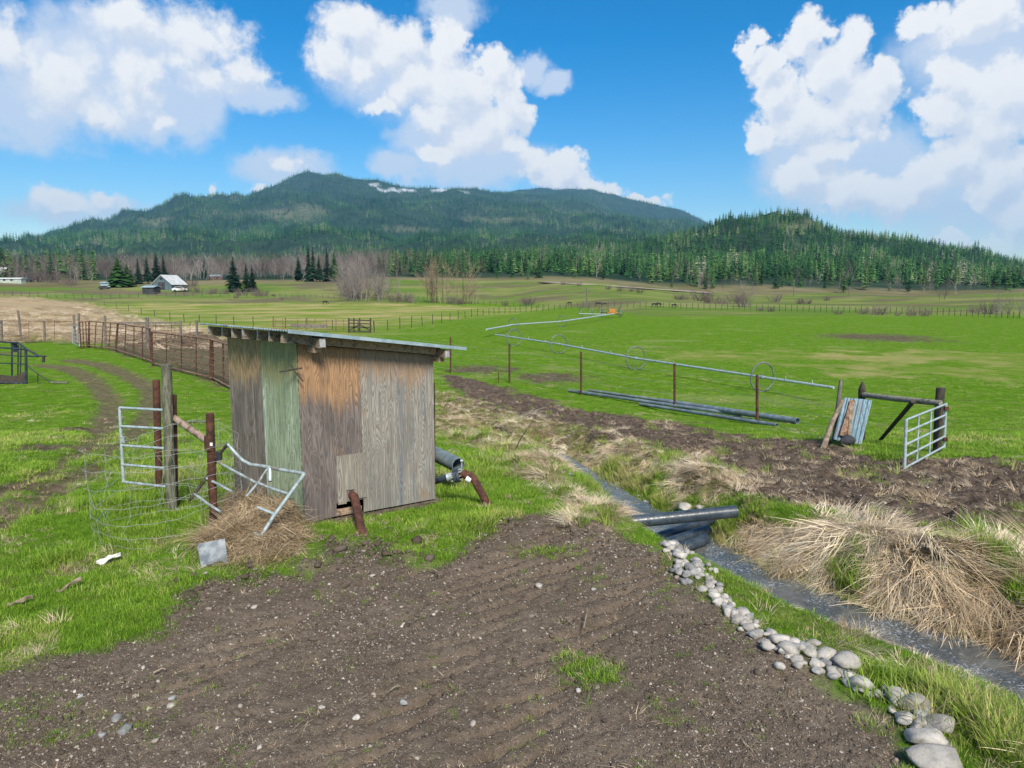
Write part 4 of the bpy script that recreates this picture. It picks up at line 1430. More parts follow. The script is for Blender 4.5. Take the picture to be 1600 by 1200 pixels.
# ------------------------------------------------------------------ the near fence across the creek
FP = [(704, 527, 583), (796, 537, 598), (908, 550, 617), (1054, 568, 641), (1183, 586, 663)]
nf_ = empty('wire_fence', gpv(908, 617), "sagging wire fence on rusty steel posts along the edge of the green field", 'fence')
tops = []
for (px, yt, yb) in FP:
    Yq = gp(px, yb)[1]
    MB().tube([at(px, yb + 4, Yq), at(px, yt, Yq)], .052, 10).build('post', M['rust'], nf_)
    tops.append((px, yt, yb, Yq))
last = (1300, 625, 694, gp(1300, 694)[1])
first = (620, 516, 568, gp(620, 568)[1])
seq = [first] + tops + [last]
for lev in (.18, .42, .66, .88):
    pts = []
    for i in range(len(seq) - 1):
        a, b_ = [at(s[0], s[1] + (s[2] - s[1]) * lev, s[3]) for s in (seq[i], seq[i + 1])]
        for j in range(6):
            t = j / 6
            q = a.lerp(b_, t)
            q.z -= .22 * t * (1 - t)
            pts.append(q)
    pts.append(b_)
    MB().tube(pts, .006, 4, caps=False).build('fence_wire', M['wire'], nf_)
tag(MB().tube([gpv(779, 598, -.1), at(779, 580, gp(779, 598)[1])], .025, 6).build('steel_stake', M['rust']), "short thin rusty stake standing low beside the wire fence", 'stake')

# ------------------------------------------------------------------ timber brace, field gate and leaning sheets
M['palepole'] = worn('pale_round_pole', (.150, .145, .115), (.290, .285, .235), 4.0, .9, 0, .5, (.7, 6, 6), c3=(.10, .10, .075))
Yh = gp(1467, 706)[1]
Yl = gp(1288, 697)[1] + 1.1
hb_ = empty('timber_brace', gpv(1467, 706), "weathered timber fence brace with a round top rail and a dark diagonal strut", 'fence brace')
MB().tube([at(1464, 712, Yh), at(1467, 640, Yh), at(1470, 606, Yh)], .105, 12).build('post', M['darkwood'], hb_)
m = MB().tube([at(1346, 686, Yl), at(1347, 608, Yl)], .10, 10)
m.tube([at(1347, 608, Yl), at(1348, 596, Yl)], .10, 10, r2=.02)
m.build('post', M['darkwood'], hb_)
MB().tube([at(1350, 617, Yl - .12), at(1400, 623, (Yl + Yh) / 2 - .12), at(1470, 630, Yh - .13)], .075, 12).build('top_rail', M['palepole'], hb_)
MB().tube([at(1427, 627, Yh + .25), gpv(1373, 688, -.05)], .06, 10, r2=.05).build('strut', M['darkwood'], hb_)
Ygl, Ygr = gp(1415, 733)[1], Yh - .25
fg = empty('field_gate', gpv(1415, 733), "galvanised field gate standing open on the muddy bank beside the timber brace", 'gate')
gq = lambda s, t: at((1416 + (1479 - 1416) * s) + (-3 + 0 * s) * t, (656 + (631 - 656) * s) + (78 + (-10) * s) * t, 1 / ((1 - s) / Ygl + s / Ygr))
for s in (0, .985):
    MB().tube([gq(s, -.01), gq(s, 1.0)], .034, 10).build('gate_stile', M['galv'], fg)
for s in (.31, .62):
    MB().tube([gq(s, .03), gq(s, .98)], .022, 8).build('gate_brace', M['galv'], fg)
for t in (0, .25, .5, .74, .97):
    MB().tube([gq(0, t), gq(1, t)], .024, 10).build('gate_bar', M['galv'], fg)
for t in (.1, .8):
    MB().box(gq(.97, t) + Vector((-.02, -.03, -.05)), (.10, 0, 0), (0, .06, 0), (0, 0, .10)).build('hinge', M['rust'], fg)

Yk = gp(1288, 697)[1]
tag(MB().tube([gpv(1286, 699, -.05), at(1300, 660, Yk + .1), at(1317, 625, Yk + .25)], .078, 10, r2=.055).build('leaning_post', M['driftwood']),
    "pale bare post leaning against the blue metal sheets", 'post')
tag(MB().tube([at(1303, 688, Yk + .7), at(1314, 594, Yk + .7)], .065, 10, r2=.05).build('leaning_post', M['greywood']),
    "grey weathered post leaning behind the pale one where the wire fence ends", 'post')
sh = empty('metal_sheets', at(1340, 692, Yk), "faded blue corrugated metal sheets propped up beside the leaning posts", 'metal sheets')


def ribbed(name, tl, tr, br_, bl, n, Yt, Yb_, mat):
    m = MB()
    vs, fs = [], []
    for lay in (0, .006):
        for (L, Rr, Yq) in ((tl, tr, Yt), (bl, br_, Yb_)):
            a, b_ = at(*L, Yq), at(*Rr, Yq)
            for j in range(n * 4 + 1):
                t = j / (n * 4)
                p = a.lerp(b_, t)
                p.y -= (.035 if (j % 4) in (1, 2) else 0.0) - lay
                vs.append(p)
    w2 = n * 4 + 1
    for j in range(n * 4):
        fs += [(j, w2 + j, w2 + j + 1, j + 1), (2 * w2 + j, 2 * w2 + j + 1, 3 * w2 + j + 1, 3 * w2 + j)]
        fs += [(j, j + 1, 2 * w2 + j + 1, 2 * w2 + j), (w2 + j, 3 * w2 + j, 3 * w2 + j + 1, w2 + j + 1)]
    fs += [(0, 2 * w2, 3 * w2, w2), (w2 - 1, 2 * w2 - 1, 4 * w2 - 1, 3 * w2 - 1)]
    m.add(vs, fs)
    m.build(name, mat, sh)


ribbed('sheet', (1318, 621), (1334, 622), (1318, 690), (1302, 686), 3, Yk + .45, Yk - .02, M['bluesheet'])
ribbed('sheet', (1333, 622), (1363, 625), (1346, 694), (1320, 690), 4, Yk + .42, Yk - .06, M['bluesheet'])
MB().prism([at(1329, 625, Yk + .33), at(1336, 625, Yk + .33), at(1328, 682, Yk - .12), at(1312, 680, Yk - .08)], (0, .025, 0)).build('brown_board', M['board'], sh)
MB().prism([at(1328, 634, Yk + .27), at(1333, 633, Yk + .27), at(1330, 680, Yk - .16), at(1325, 680, Yk - .14)], (0, .03, 0)).build('pale_board', M['driftwood'], sh)


# ------------------------------------------------------------------ stones
def rock_mesh(name, seed, mat, flat=.7, sub=2):
    import bmesh
    bm = bmesh.new()
    bmesh.ops.create_icosphere(bm, subdivisions=sub, radius=1.0)
    q = random.Random(seed)
    planes = [(Vector((q.gauss(0, 1), q.gauss(0, 1), q.gauss(0, 1))).normalized(), q.uniform(.50, .88)) for _ in range(13)]
    off = q.uniform(0, 50)
    for v in bm.verts:
        p = v.co.copy()
        for n, d in planes:
            e = p.dot(n) - d
            if e > 0:
                p -= n * e * .82
        h = float(fbm(np.array([p.x * 1.3 + off + p.z]), np.array([p.y * 1.3 - off + p.z * .7]), 1.0, 3, seed)[0])
        p *= 1 + h * .30
        v.co = Vector((p.x * 1.12, p.y * .92, p.z * flat))
    for e_ in bm.edges:
        if len(e_.link_faces) == 2 and e_.calc_face_angle(0) > .42:
            e_.smooth = False
    me = bpy.data.meshes.new(name)
    bm.to_mesh(me)
    bm.free()
    me.polygons.foreach_set('use_smooth', [True] * len(me.polygons))
    me.materials.append(mat)
    return me


def stone_mat(name, a, b_, c3):
    m, k, b = new_mat(name, .85, 0, .25)
    t = k.n('ShaderNodeTexCoord').outputs['Object']
    r_ = k.n('ShaderNodeObjectInfo').outputs['Random']
    v = k.vmath('ADD', t, k.comb(k.math('MULTIPLY', r_, 40.0), 0, 0))
    n = k.noise(v, 1.6, 6.0, .65)
    c = k.mix(k.step(n, .35, .65), col(*a), col(*b_))
    c = k.mix(k.math('MULTIPLY', k.step(k.noise(v, 3.2, 5.0, .7), .52, .66), .6), c, col(*c3))
    c = k.mix(k.math('MULTIPLY', k.step(k.noise(v, 14.0, 4.0, .7), .54, .7), .35), c, col(.12, .11, .10))
    c = k.mix(1.0, c, k.comb(*[k.math('MULTIPLY_ADD', r_, .45, .72)] * 3), 'MULTIPLY')
    k.put(b.inputs['Base Color'], c)
    bump(k, b, k.noise(v, 9.0, 6.0, .7), .35, .06)
    return m


ST1 = stone_mat('river_stone', (.33, .31, .28), (.52, .49, .45), (.42, .35, .27))
ST2 = stone_mat('grey_stone', (.20, .205, .21), (.36, .36, .35), (.30, .26, .22))
RM = [rock_mesh('river_rock', 100 + i, ST1 if i % 3 else ST2, .62 + .05 * (i % 4), 3 if i < 3 else 2) for i in range(9)]
LINE = [(1042, 848), (1062, 868), (1082, 888), (1100, 908), (1118, 930), (1140, 955), (1165, 975), (1195, 998), (1225, 1018), (1262, 1036), (1300, 1046), (1335, 1072), (1395, 1094), (1425, 1112), (1450, 1140), (1465, 1180)]


def rock(px, py, wpx, label, group=None, k=None, lift=.45, flat=1.0):
    p = gpv(px, py)
    z, _ = ground_full(np.array([p.x]), np.array([p.y]))
    dist = math.hypot(p.y, p.z - CAMZ)
    s = wpx * dist / FPX / 2
    o = bpy.data.objects.new('river_rock', RM[k if k is not None else rng.randrange(9)])
    C.objects.link(o)
    o.location = (p.x, p.y, float(z[0]) + s * lift)
    o.rotation_euler = (rng.uniform(-.25, .25), rng.uniform(-.25, .25), rng.uniform(0, 6.28))
    o.scale = (s * rng.uniform(.9, 1.15), s * rng.uniform(.85, 1.1), s * rng.uniform(.8, 1.1) * flat)
    return tag(o, label, 'rock', group)


GRK = "river rocks edging the dirt yard"
for (px, py, wd, lab) in (
        (1462, 1196, 84, "largest broad flat rock at the near end of the stone edging"),
        (1446, 1160, 64, "wide pale rock lying just above the largest flat one"),
        (1468, 1140, 50, "big tan rock leaning beside the wide pale one at the near end"),
        (1412, 1128, 34, "dark grey rock tucked beside the big tan one"),
        (1428, 1108, 46, "flat grey rock at the bend near the lower end of the stone edging"),
        (1404, 1094, 34, "rounded grey rock ahead of the flat bend rock"),
        (1322, 1044, 46, "large rounded cream boulder standing up on the creek side of the stones"),
        (1345, 1075, 44, "long flat pale rock below the cream boulder"),
        (1230, 1026, 40, "broad smooth pale rock in the thickest part of the stone edging"),
        (1216, 1010, 32, "round cream rock touching the broad smooth pale one"),
        (1240, 1013, 30, "second round cream rock beside the broad smooth pale one"),
        (1162, 961, 30, "oval pale rock where the stone edging narrows"),
        (1068, 858, 34, "pale rock at the top end of the stones by the black pipes"),
        (1290, 1033, 34, "pale oval rock just before the cream boulder")):
    big_ = wd > 55
    rock(px, py, wd * (.95 if big_ else 1), lab, GRK, rng.choice((1, 2, 4, 5)), .30 if big_ else .4, .55 if big_ else .9)
cnt = 0
cl = np.array(LINE, float)
while cnt < 280:
    t = rng.uniform(0, len(LINE) - 1)
    i = min(int(t), len(LINE) - 2)
    f = t - i
    px, py = cl[i] * (1 - f) + cl[i + 1] * f
    spread = 9 + 11 * math.exp(-((t - 2.2) / 1.6) ** 2) + 15 * math.exp(-((t - 8.8) / 1.5) ** 2) + 7 * math.exp(-((t - 13.5) / 1.2) ** 2)
    a = rng.gauss(0, .62) * spread
    wd = rng.uniform(8, 17) + 1.1 * t * rng.random()
    rock(px + a * .8, py - a * .55 + rng.uniform(-4, 4), wd, "rounded pale river rock set among others in the stone edging of the yard", GRK)
    cnt += 1
o = rock(1070, 798, 26, "single pinkish grey boulder at the water behind the thick black pipe", None, 1, .5)
o = rock(1094, 795, 14, "small tan stone beside the pinkish boulder at the water", None, 2, .4)
for (px, py, wd, lab) in ((195, 1137, 22, "angular pale stone lying on the open dirt near the lawn edge"), (182, 1119, 14, "small tan stone beside the angular pale one on the dirt"),
                          (126, 1091, 10, "small grey stone on the dirt below the lawn edge"), (160, 1146, 14, "flat pinkish stone left of the angular pale one"),
                          (268, 1086, 13, "pale pebble near the tyre marks in the dirt"), (266, 1099, 13, "second pale pebble near the tyre marks in the dirt"),
                          (503, 1111, 12, "grey pebble at the end of the tyre marks"), (557, 1122, 13, "larger grey pebble below the end of the tyre marks"),
                          (630, 1093, 13, "white pebble in the middle of the dirt yard"), (904, 1077, 10, "grey pebble below the green tuft on the dirt"),
                          (842, 913, 13, "grey stone on the dirt beyond the green tuft"), (405, 1170, 9, "small grey pebble low on the dirt yard"),
                          (927, 917, 10, "tan stone on the upper dirt slope")):
    rock(px, py, wd, lab, None, None, .25)

for i in range(26):
    t = rng.uniform(0, 5.2)
    cpx = np.array([(p_[0], p_[1]) for p_ in CREEK_PX], float)
    i0 = min(int(t) + 2, len(cpx) - 2)
    q_ = cpx[i0] * (1 - t % 1) + cpx[i0 + 1] * (t % 1)
    rock(q_[0] + rng.gauss(0, 13), q_[1] + rng.gauss(0, 5), rng.uniform(7, 15), "small wet grey stone in the shallow creek upstream of the black pipes", "wet stones in the shallow creek", rng.choice((0, 3, 6)), .5, .7)
ds = MB()
rk = rock_mesh('dark_boulder', 333, M['darkstone'], .8)
o = bpy.data.objects.new('dark_boulder', rk)
C.objects.link(o)
p = at(1325, 686, Yk - .35)
o.location = p
o.scale = (.30, .22, .20)
o.rotation_euler = (0, 0, .4)
tag(o, "dark slate boulder at the foot of the propped blue metal sheets", 'rock')

# ------------------------------------------------------------------ pipes at the creek and by the field
wpt = lambda px, py, dz_: Vector((*march(px, py, lambda x, y: base_z(x, y) - dz_), 0))


def onz(px, py, drop):
    x, y = march(px, py, lambda X, Y: base_z(X, Y) - drop)
    return Vector((x, y, float(base_z(np.array([x]), np.array([y]))[0]) - drop))


def pipe(name, a, b_, r0, mat, lab, group=None):
    e = empty(name, a, lab, 'pipe', group)
    MB().hollow(a, b_, r0, r0 * .12, 20).build('pipe_wall', mat, e)
    d = (b_ - a).normalized()
    MB().tube([a + d * .15, b_ - d * .15], r0 * .86, 12).build('pipe_shade_plug', M['inside'], e)  # solid dark filler set inside the ends, imitates the unlit bore


pipe('black_pipe', onz(962, 818, .12), onz(1150, 799, -.02), .098, M['blackpipe'], "thick black pipe spanning the creek just above the water", "black pipes at the creek")
pipe('black_pipe', onz(1022, 842, .47), onz(1112, 812, .36), .085, M['blackpipe'], "black pipe lying in the creek directly below the thick spanning one", "black pipes at the creek")
pipe('black_pipe', onz(1040, 850, .48), onz(1106, 828, .40), .088, M['blackpipe'], "middle black pipe of the three lying in the creek", "black pipes at the creek")
pipe('black_pipe', onz(1056, 860, .50), onz(1104, 842, .44), .082, M['blackpipe'], "lowest black pipe of the three, nearest the stones in the creek", "black pipes at the creek")
gpp = lambda px, py, up_: gpv(px, py, up_)
pipe('poly_pipe', gpp(889, 613, .09), gpp(1160, 652, .09), .075, M['bluepipe'], "long slate pipe on the grass starting beside the third fence post", "slate pipes lying along the fence")
pipe('poly_pipe', gpp(1032, 630, .12), gpp(1246, 663, .12), .115, M['bluepipe'], "thick slate pipe lying along the fence with its open end in the grass", "slate pipes lying along the fence")
pipe('poly_pipe', gpp(1000, 634, .08), gpp(1214, 667, .06), .070, M['bluepipe'], "thin slate pipe lying half in the mud along the fence", "slate pipes lying along the fence")
pipe('poly_pipe', gpp(920, 612, .08), gpp(1090, 636, .08), .060, M['greypipe'], "thin pale grey pipe lying behind the long slate pipe", "slate pipes lying along the fence")

# bare sapling over the ditch
sp = gpv(803, 703)
tw = MB()
Ysp = sp.y
tw.tube([sp + Vector((0, 0, -.05)), at(815, 683, Ysp), at(830, 661, Ysp), at(842, 643, Ysp + .05), at(846, 621, Ysp + .1)], .016, 6, r2=.005)
tw.tube([at(830, 661, Ysp), at(838, 656, Ysp), at(845, 655, Ysp)], .007, 5, r2=.003)
tag(tw.build('bare_sapling', M['bark']), "single bare leaning sapling stem over the dead grass of the ditch", 'sapling')
for (px, py, dx, dy, lab) in ((690, 902, -25, -10, "thin straw stick lying on the upper dirt yard"), (625, 1077, -20, 12, "curved stick on the dirt in the yard middle"),
                              (240, 1056, 20, -4, "straight pale stick on the dirt beside the lawn edge"), (912, 985, 6, -30, "pale twig lying uphill of the green tuft")):
    a, b_ = gpv(px, py, .03), gpv(px + dx, py + dy, .04)
    tag(MB().tube([a, a.lerp(b_, .5) + Vector((.01, .02, .015)), b_], .009, 6, r2=.005).build('dry_stick', M['driftwood']), lab, 'stick')


# ------------------------------------------------------------------ wheel-line irrigation
M['rimsteel'] = worn('dark_rim_steel', (.10, .115, .115), (.20, .225, .225), 5.0, .6, .2, .2)


def wheel_parts(parent, c, r0, axis, n=22, spokes=8):
    a = axis.normalized()
    u = a.cross(Vector((0, 0, 1))).normalized()
    v = u.cross(a).normalized()
    rim = [c + (u * math.cos(2 * math.pi * j / n) + v * math.sin(2 * math.pi * j / n)) * r0 for j in range(n + 1)]
    MB().tube(rim, .042, 6, caps=False).build('wheel_rim', M['rimsteel'], parent)
    m = MB()
    for j in range(spokes):
        t = 2 * math.pi * (j + .3) / spokes
        m.tube([c, c + (u * math.cos(t) + v * math.sin(t)) * r0], .004, 4, caps=False)
    m.build('wheel_spokes', M['rimsteel'], parent)
    MB().tube([c - a * .09, c + a * .09], .10, 8).build('wheel_hub', M['galvold'], parent)


def field_at(px, py):
    x, y = march(px, py, base_z)
    return Vector((x, y, float(base_z(np.array([x]), np.array([y]))[0])))


WR = .76
wl1 = empty('wheel_line', field_at(994, 578), "long nearer irrigation pipe on spoked wheels ending at the leaning posts", 'wheel line', 'wheel line irrigation pipes')
c1_ = [field_at(px, py) + Vector((0, 0, WR)) for px, py in ((803, 540), (873, 552), (993, 578), (1190, 612))]
d_ = (c1_[3] - c1_[2])
ends = [c1_[0] + (c1_[0] - c1_[1]) * .5] + c1_ + [c1_[3] + (c1_[3] - c1_[2]) * .40]
MB().tube(ends, .070, 8).build('pipe', M['galv'], wl1)
for c_ in c1_:
    wheel_parts(wl1, c_, WR, (c1_[3] - c1_[0]))
for i in range(len(ends) - 1):
    for t in (.35, .72):
        q = ends[i].lerp(ends[i + 1], t)
        MB().tube([q - Vector((0, 0, .10)), q + Vector((0, 0, .22))], .03, 5).build('sprinkler', M['galvold'], wl1)
wl2 = empty('wheel_line', field_at(802, 517), "farther irrigation pipe on spoked wheels leading to the orange mover", 'wheel line', 'wheel line irrigation pipes')
c2_ = [field_at(px, py) + Vector((0, 0, WR)) for px, py in ((802, 517), (878, 511), (960, 497))]
ends = [at(760, 515, c2_[0].y - 12)] + c2_
MB().tube(ends, .10, 8).build('pipe', M['galv'], wl2)
for c_ in c2_[:2]:
    wheel_parts(wl2, c_, WR, (c2_[1] - c2_[0]))
wl3 = empty('wheel_line', field_at(920, 496), "short irrigation pipe behind the orange mover with four spoked wheels", 'wheel line', 'wheel line irrigation pipes')
b0 = field_at(952, 496)
c3_ = [at(905, 490, b0.y + 3), at(948, 491.5, b0.y + 1)]
MB().tube(c3_, .10, 8).build('pipe', M['galv'], wl3)
for px in (908, 922, 938, 970):
    wheel_parts(wl3, Vector((at(px, 492, b0.y + 4).x, b0.y + 4, b0.z + .9)), .9, Vector((1, .4, 0)))
mv = empty('irrigation_mover', b0, "small orange engine mover standing on the irrigation pipe in the green field", 'irrigation mover')
M['orange'] = worn('faded_orange_paint', (.42, .15, .03), (.55, .22, .05), 3.0, .6, 0, .2, c3=(.22, .10, .05))
MB().box(b0 + Vector((-.1, -.5, .95)), (1.1, 0, 0), (0, .8, 0), (0, 0, .55)).build('engine_box', M['orange'], mv, bevel=.05)
MB().box(b0 + Vector((-.4, -.6, .75)), (1.8, 0, 0), (0, 1.0, 0), (0, 0, .16)).build('frame', M['orange'], mv)
MB().tube([b0 + Vector((-1.6, -.4, .9)), b0 + Vector((.3, 0, .85)), b0 + Vector((2.1, .2, .45))], .07, 6).build('drive_arm', M['rust'], mv)
wheel_parts(mv, b0 + Vector((1.9, .3, .75)), .75, Vector((1, .2, 0)))
wheel_parts(mv, b0 + Vector((-1.2, -.2, .75)), .75, Vector((1, .2, 0)))

# ------------------------------------------------------------------ field fences far out
def far_fence(label, pts, h, r0, spacing_px=None, posts=None, wires=2):
    e = empty('field_fence', field_at(*pts[0]), label, 'fence')
    seq = []
    if posts is None:
        posts = []
        tot = 0
        for i in range(len(pts) - 1):
            n = max(1, int(abs(pts[i + 1][0] - pts[i][0]) / spacing_px))
            for j in range(n):
                t = j / n
                posts.append((pts[i][0] + (pts[i + 1][0] - pts[i][0]) * t, pts[i][1] + (pts[i + 1][1] - pts[i][1]) * t))
        posts.append(pts[-1])
    base = MB().tube([Vector((0, 0, -.15)), Vector((0, 0, h))], r0, 5)
    me = mesh_from('post', base.v, base.f)
    me.materials.append(M['darkwood'])
    for (px, py) in posts:
        q = field_at(px, py)
        o = bpy.data.objects.new('post', me)
        C.objects.link(o)
        o.parent = e
        o.location = q - e.location
        o.rotation_euler = (rng.gauss(0, .03), rng.gauss(0, .03), 0)
        o.scale = (1, 1, rng.uniform(.9, 1.12))
        seq.append(q)
    for j in range(wires):
        MB().tube([q + Vector((0, 0, h * (.45 + .45 * j / max(wires - 1, 1)))) for q in seq], .012, 3, caps=False).build('fence_wire', M['wire'], e)
    return e


far_fence("wire fence on thin dark posts bending past the shed along the hay land", None or [(144, 470), (580, 519)], 1.35, .055,
          posts=[(144, 470), (163, 477), (182, 481), (201, 486), (221, 491), (242, 496), (266, 501), (288, 503.5), (312, 505), (338, 506.5), (366, 508), (396, 510), (427, 511), (446, 513), (480, 514), (520, 516), (560, 518), (585, 519)])
far_fence("wire fence on dark posts running from the loading pen beside the green field", [(585, 519), (850, 487)], 1.4, .055,
          posts=[(585, 519), (606, 516), (625, 514), (643, 512), (660, 509), (676, 507), (690, 504.5), (703, 501.5), (716, 499), (727, 497.5), (737, 496), (746, 494.5), (755, 493.5), (764, 492.5), (772, 491.5), (780, 490.5),
                 (789, 490), (797, 489.2), (805, 488.6), (813, 488), (822, 487.6), (830, 487.2), (838, 486.8), (848, 486.4)])
far_fence("faint wire fence across the far edge of the pasture behind the hay land", [(-60, 461), (60, 464), (144, 468), (260, 463), (400, 464)], 1.5, .07, spacing_px=13)
far_fence("long faint fence along the far edge of the green field", [(848, 486), (920, 480), (1000, 481), (1200, 486), (1400, 490), (1620, 499)], 1.3, .055, spacing_px=9)
far_fence("faint fence across the pasture below the bare cottonwoods", [(400, 465), (560, 466), (700, 471), (850, 484)], 1.3, .06, spacing_px=9)

# loading pen and planks behind the shed
pb_ = field_at(562, 520)
Yp_ = pb_.y
pen = empty('loading_pen', pb_, "brown timber loading pen with crossed rails beyond the shed roof", 'pen')
for px in (545, 553, 562, 579):
    MB().tube([at(px, 521, Yp_ + (.0 if px in (545, 579) else 1.5)), at(px, 497, Yp_ + (.0 if px in (545, 579) else 1.5))], .09, 6).build('post', M['darkwood'], pen)
for (a, b_) in (((545, 500), (579, 501)), ((545, 505), (579, 506)), ((545, 511), (579, 512)), ((545, 517), (579, 518)), ((545, 516), (562, 507)), ((562, 507), (579, 517))):
    MB().bar(at(*a, Yp_ - .1), at(*b_, Yp_ - .1), .05, .14).build('rail', M['darkwood'], pen)
tag(MB().bar(at(454, 508.5, Yp_), at(511, 510, Yp_), .06, .4).build('grey_plank', M['greywood']), "long grey plank wall showing just above the shed roof", 'plank')
rf3 = empty('rail_fence', field_at(480, 517), "low rail fence beyond the shed roof leading to the loading pen", 'fence')
for j in range(4):
    MB().tube([at(425, 501 + j * 4.2, Yp_ + 2), at(545, 502 + j * 4.2, Yp_ + 2)], .03, 5).build('rail', M['rustrail'], rf3)
for px in (430, 442, 465, 478, 492, 510, 525, 537):
    MB().tube([at(px, 520, Yp_ + 2), at(px, 499, Yp_ + 2)], .05, 5).build('upright', M['rustrail'], rf3)

# utility poles
for (px, yt, yb, lab) in ((917, 449, 480, "tall thin utility pole at the far edge of the green field"), (1240.5, 437, 463, "pale utility pole standing at the foot of the forest"), (1327, 447, 463, "short pole at the foot of the forest right of the pale one")):
    q = field_at(px, yb)
    e = empty('utility_pole', q, lab, 'utility pole')
    top = at(px, yt, q.y)
    MB().tube([q - Vector((0, 0, .4)), top], .16, 6).build('pole', M['greywood'], e)
    MB().bar(top + Vector((-.7, 0, -.5)), top + Vector((.7, 0, -.5)), .1, .12).build('crossarm', M['greywood'], e)

# ------------------------------------------------------------------ farm buildings in the distance
M['barnblue'] = worn('blue_grey_boards', (.075, .115, .138), (.12, .17, .195), .8, .9, 0, .3, (3, 3, .5))
M['barnroof'] = worn('pale_metal_roof', (.52, .53, .52), (.66, .66, .64), .6, .5, .1, .1)
M['shack'] = worn('dark_boards', (.03, .032, .035), (.07, .07, .07), .8, .9, 0, .3)
M['brownwall'] = worn('brown_boards', (.10, .06, .045), (.16, .10, .075), .8, .9)
M['tin'] = worn('blue_tin', (.26, .36, .42), (.38, .47, .52), .7, .6, .1)
M['glass'] = worn('dark_glass', (.02, .025, .03), (.03, .035, .04), 1.0, .1, 0, .0, spec=.6)


def house(name, lab, cat, px0, px1, ybase, yeave, yapex, depth, wall, roof, gable_front=True, turn=0.0, door=None, windows=()):
    q0 = field_at((px0 + px1) / 2, ybase)
    Y = q0.y
    a, b_ = at(px0, ybase, Y), at(px1, ybase, Y)
    wd = b_.x - a.x
    he, ha = at(px0, yeave, Y).z - a.z, at(px0, yapex, Y).z - a.z
    z0 = min(a.z, q0.z) - .3
    e = empty(name, q0, lab, cat)
    rot = Matrix.Rotation(turn, 3, 'Z')
    ctr = Vector(((a.x + b_.x) / 2, Y + depth / 2, 0))
    T = lambda x, y, z: ctr + rot @ Vector((x, y, 0)) + Vector((0, 0, a.z + z))
    h, d = wd / 2, depth / 2
    if gable_front:
        prof = [(-h, -.3), (h, -.3), (h, he), (0, ha), (-h, he)]
        MB().prism([T(x, -d, z) for x, z in prof], rot @ Vector((0, depth, 0))).build('wall', wall, e)
        for s in (-1, 1):
            sl = (ha - he) / h
            p_ = [T(s * (h + .35), -d - .3, he - sl * .35 + .03), T(s * (h + .35), d + .3, he - sl * .35 + .03), T(0, d + .3, ha + .03), T(0, -d - .3, ha + .03)]
            MB().prism(p_, Vector((0, 0, .15))).build('roof', roof, e)
    else:
        prof = [(-d, -.3), (d, -.3), (d, he), (0, ha), (-d, he)]
        MB().prism([T(-h, y, z) for y, z in prof], rot @ Vector((wd, 0, 0))).build('wall', wall, e)
        for s in (-1, 1):
            sl = (ha - he) / d
            p_ = [T(-h - .3, s * (d + .35), he - sl * .35 + .03), T(h + .3, s * (d + .35), he - sl * .35 + .03), T(h + .3, 0, ha + .03), T(-h - .3, 0, ha + .03)]
            MB().prism(p_, Vector((0, 0, .15))).build('roof', roof, e)
    for (x, z, w2, h2) in ([door] if door else []):
        MB().prism([T(x - w2 / 2, -d - .02, z), T(x + w2 / 2, -d - .02, z), T(x + w2 / 2, -d - .02, z + h2), T(x - w2 / 2, -d - .02, z + h2)], rot @ Vector((0, -.08, 0))).build('door', M['shack'], e)
    for (x, z, w2, h2) in windows:
        MB().prism([T(x - w2 / 2, -d - .02, z), T(x + w2 / 2, -d - .02, z), T(x + w2 / 2, -d - .02, z + h2), T(x - w2 / 2, -d - .02, z + h2)], rot @ Vector((0, -.06, 0))).build('window', M['glass'], e)
    return e


house('barn', "blue grey barn with a steep gable and a pale metal roof", 'barn', 239, 271, 453, 444, 430, 10, M['barnblue'], M['barnroof'], True, -.10, (0, 0, 2.6, 2.8), ((0, 3.6, 1.0, .9),))
house('shack', "small dark shack with a pale roof in front of the blue grey barn", 'shack', 223, 242, 460, 449, 447, 4, M['shack'], M['tin'], False, -.1, (1.0, 0, 1.0, 1.8))
house('tin_shed', "low pale blue tin shed in front of the round green conifer", 'shed', 157, 181, 448, 442, 440.5, 6, M['tin'], M['tin'], False, .05)
house('cabin', "small brown cabin among bare trees behind the pasture", 'cabin', 328, 344, 437, 431.5, 429.5, 5, M['brownwall'], M['tin'], False, .1, None, ((-.8, .7, .8, .7), (1.0, .7, .8, .7)))
house('farmhouse', "white roofed farmhouse just showing at the picture edge", 'house', -60, 2, 434, 428, 418, 10, M['brownwall'], M['white'], False, .0, None, ((2.0, .8, 1.2, 1.0),))
house('trailer', "long pale green trailer parked at the picture edge behind the pasture", 'trailer', -30, 33, 442, 435.5, 434.5, 3, worn('pale_green', (.33, .38, .33), (.45, .50, .44), 1.0, .6), M['white'], False, 0, None, ((-2, .9, 1.0, .6), (1.5, .9, 1.0, .6), (4.5, .9, 1.0, .6)))


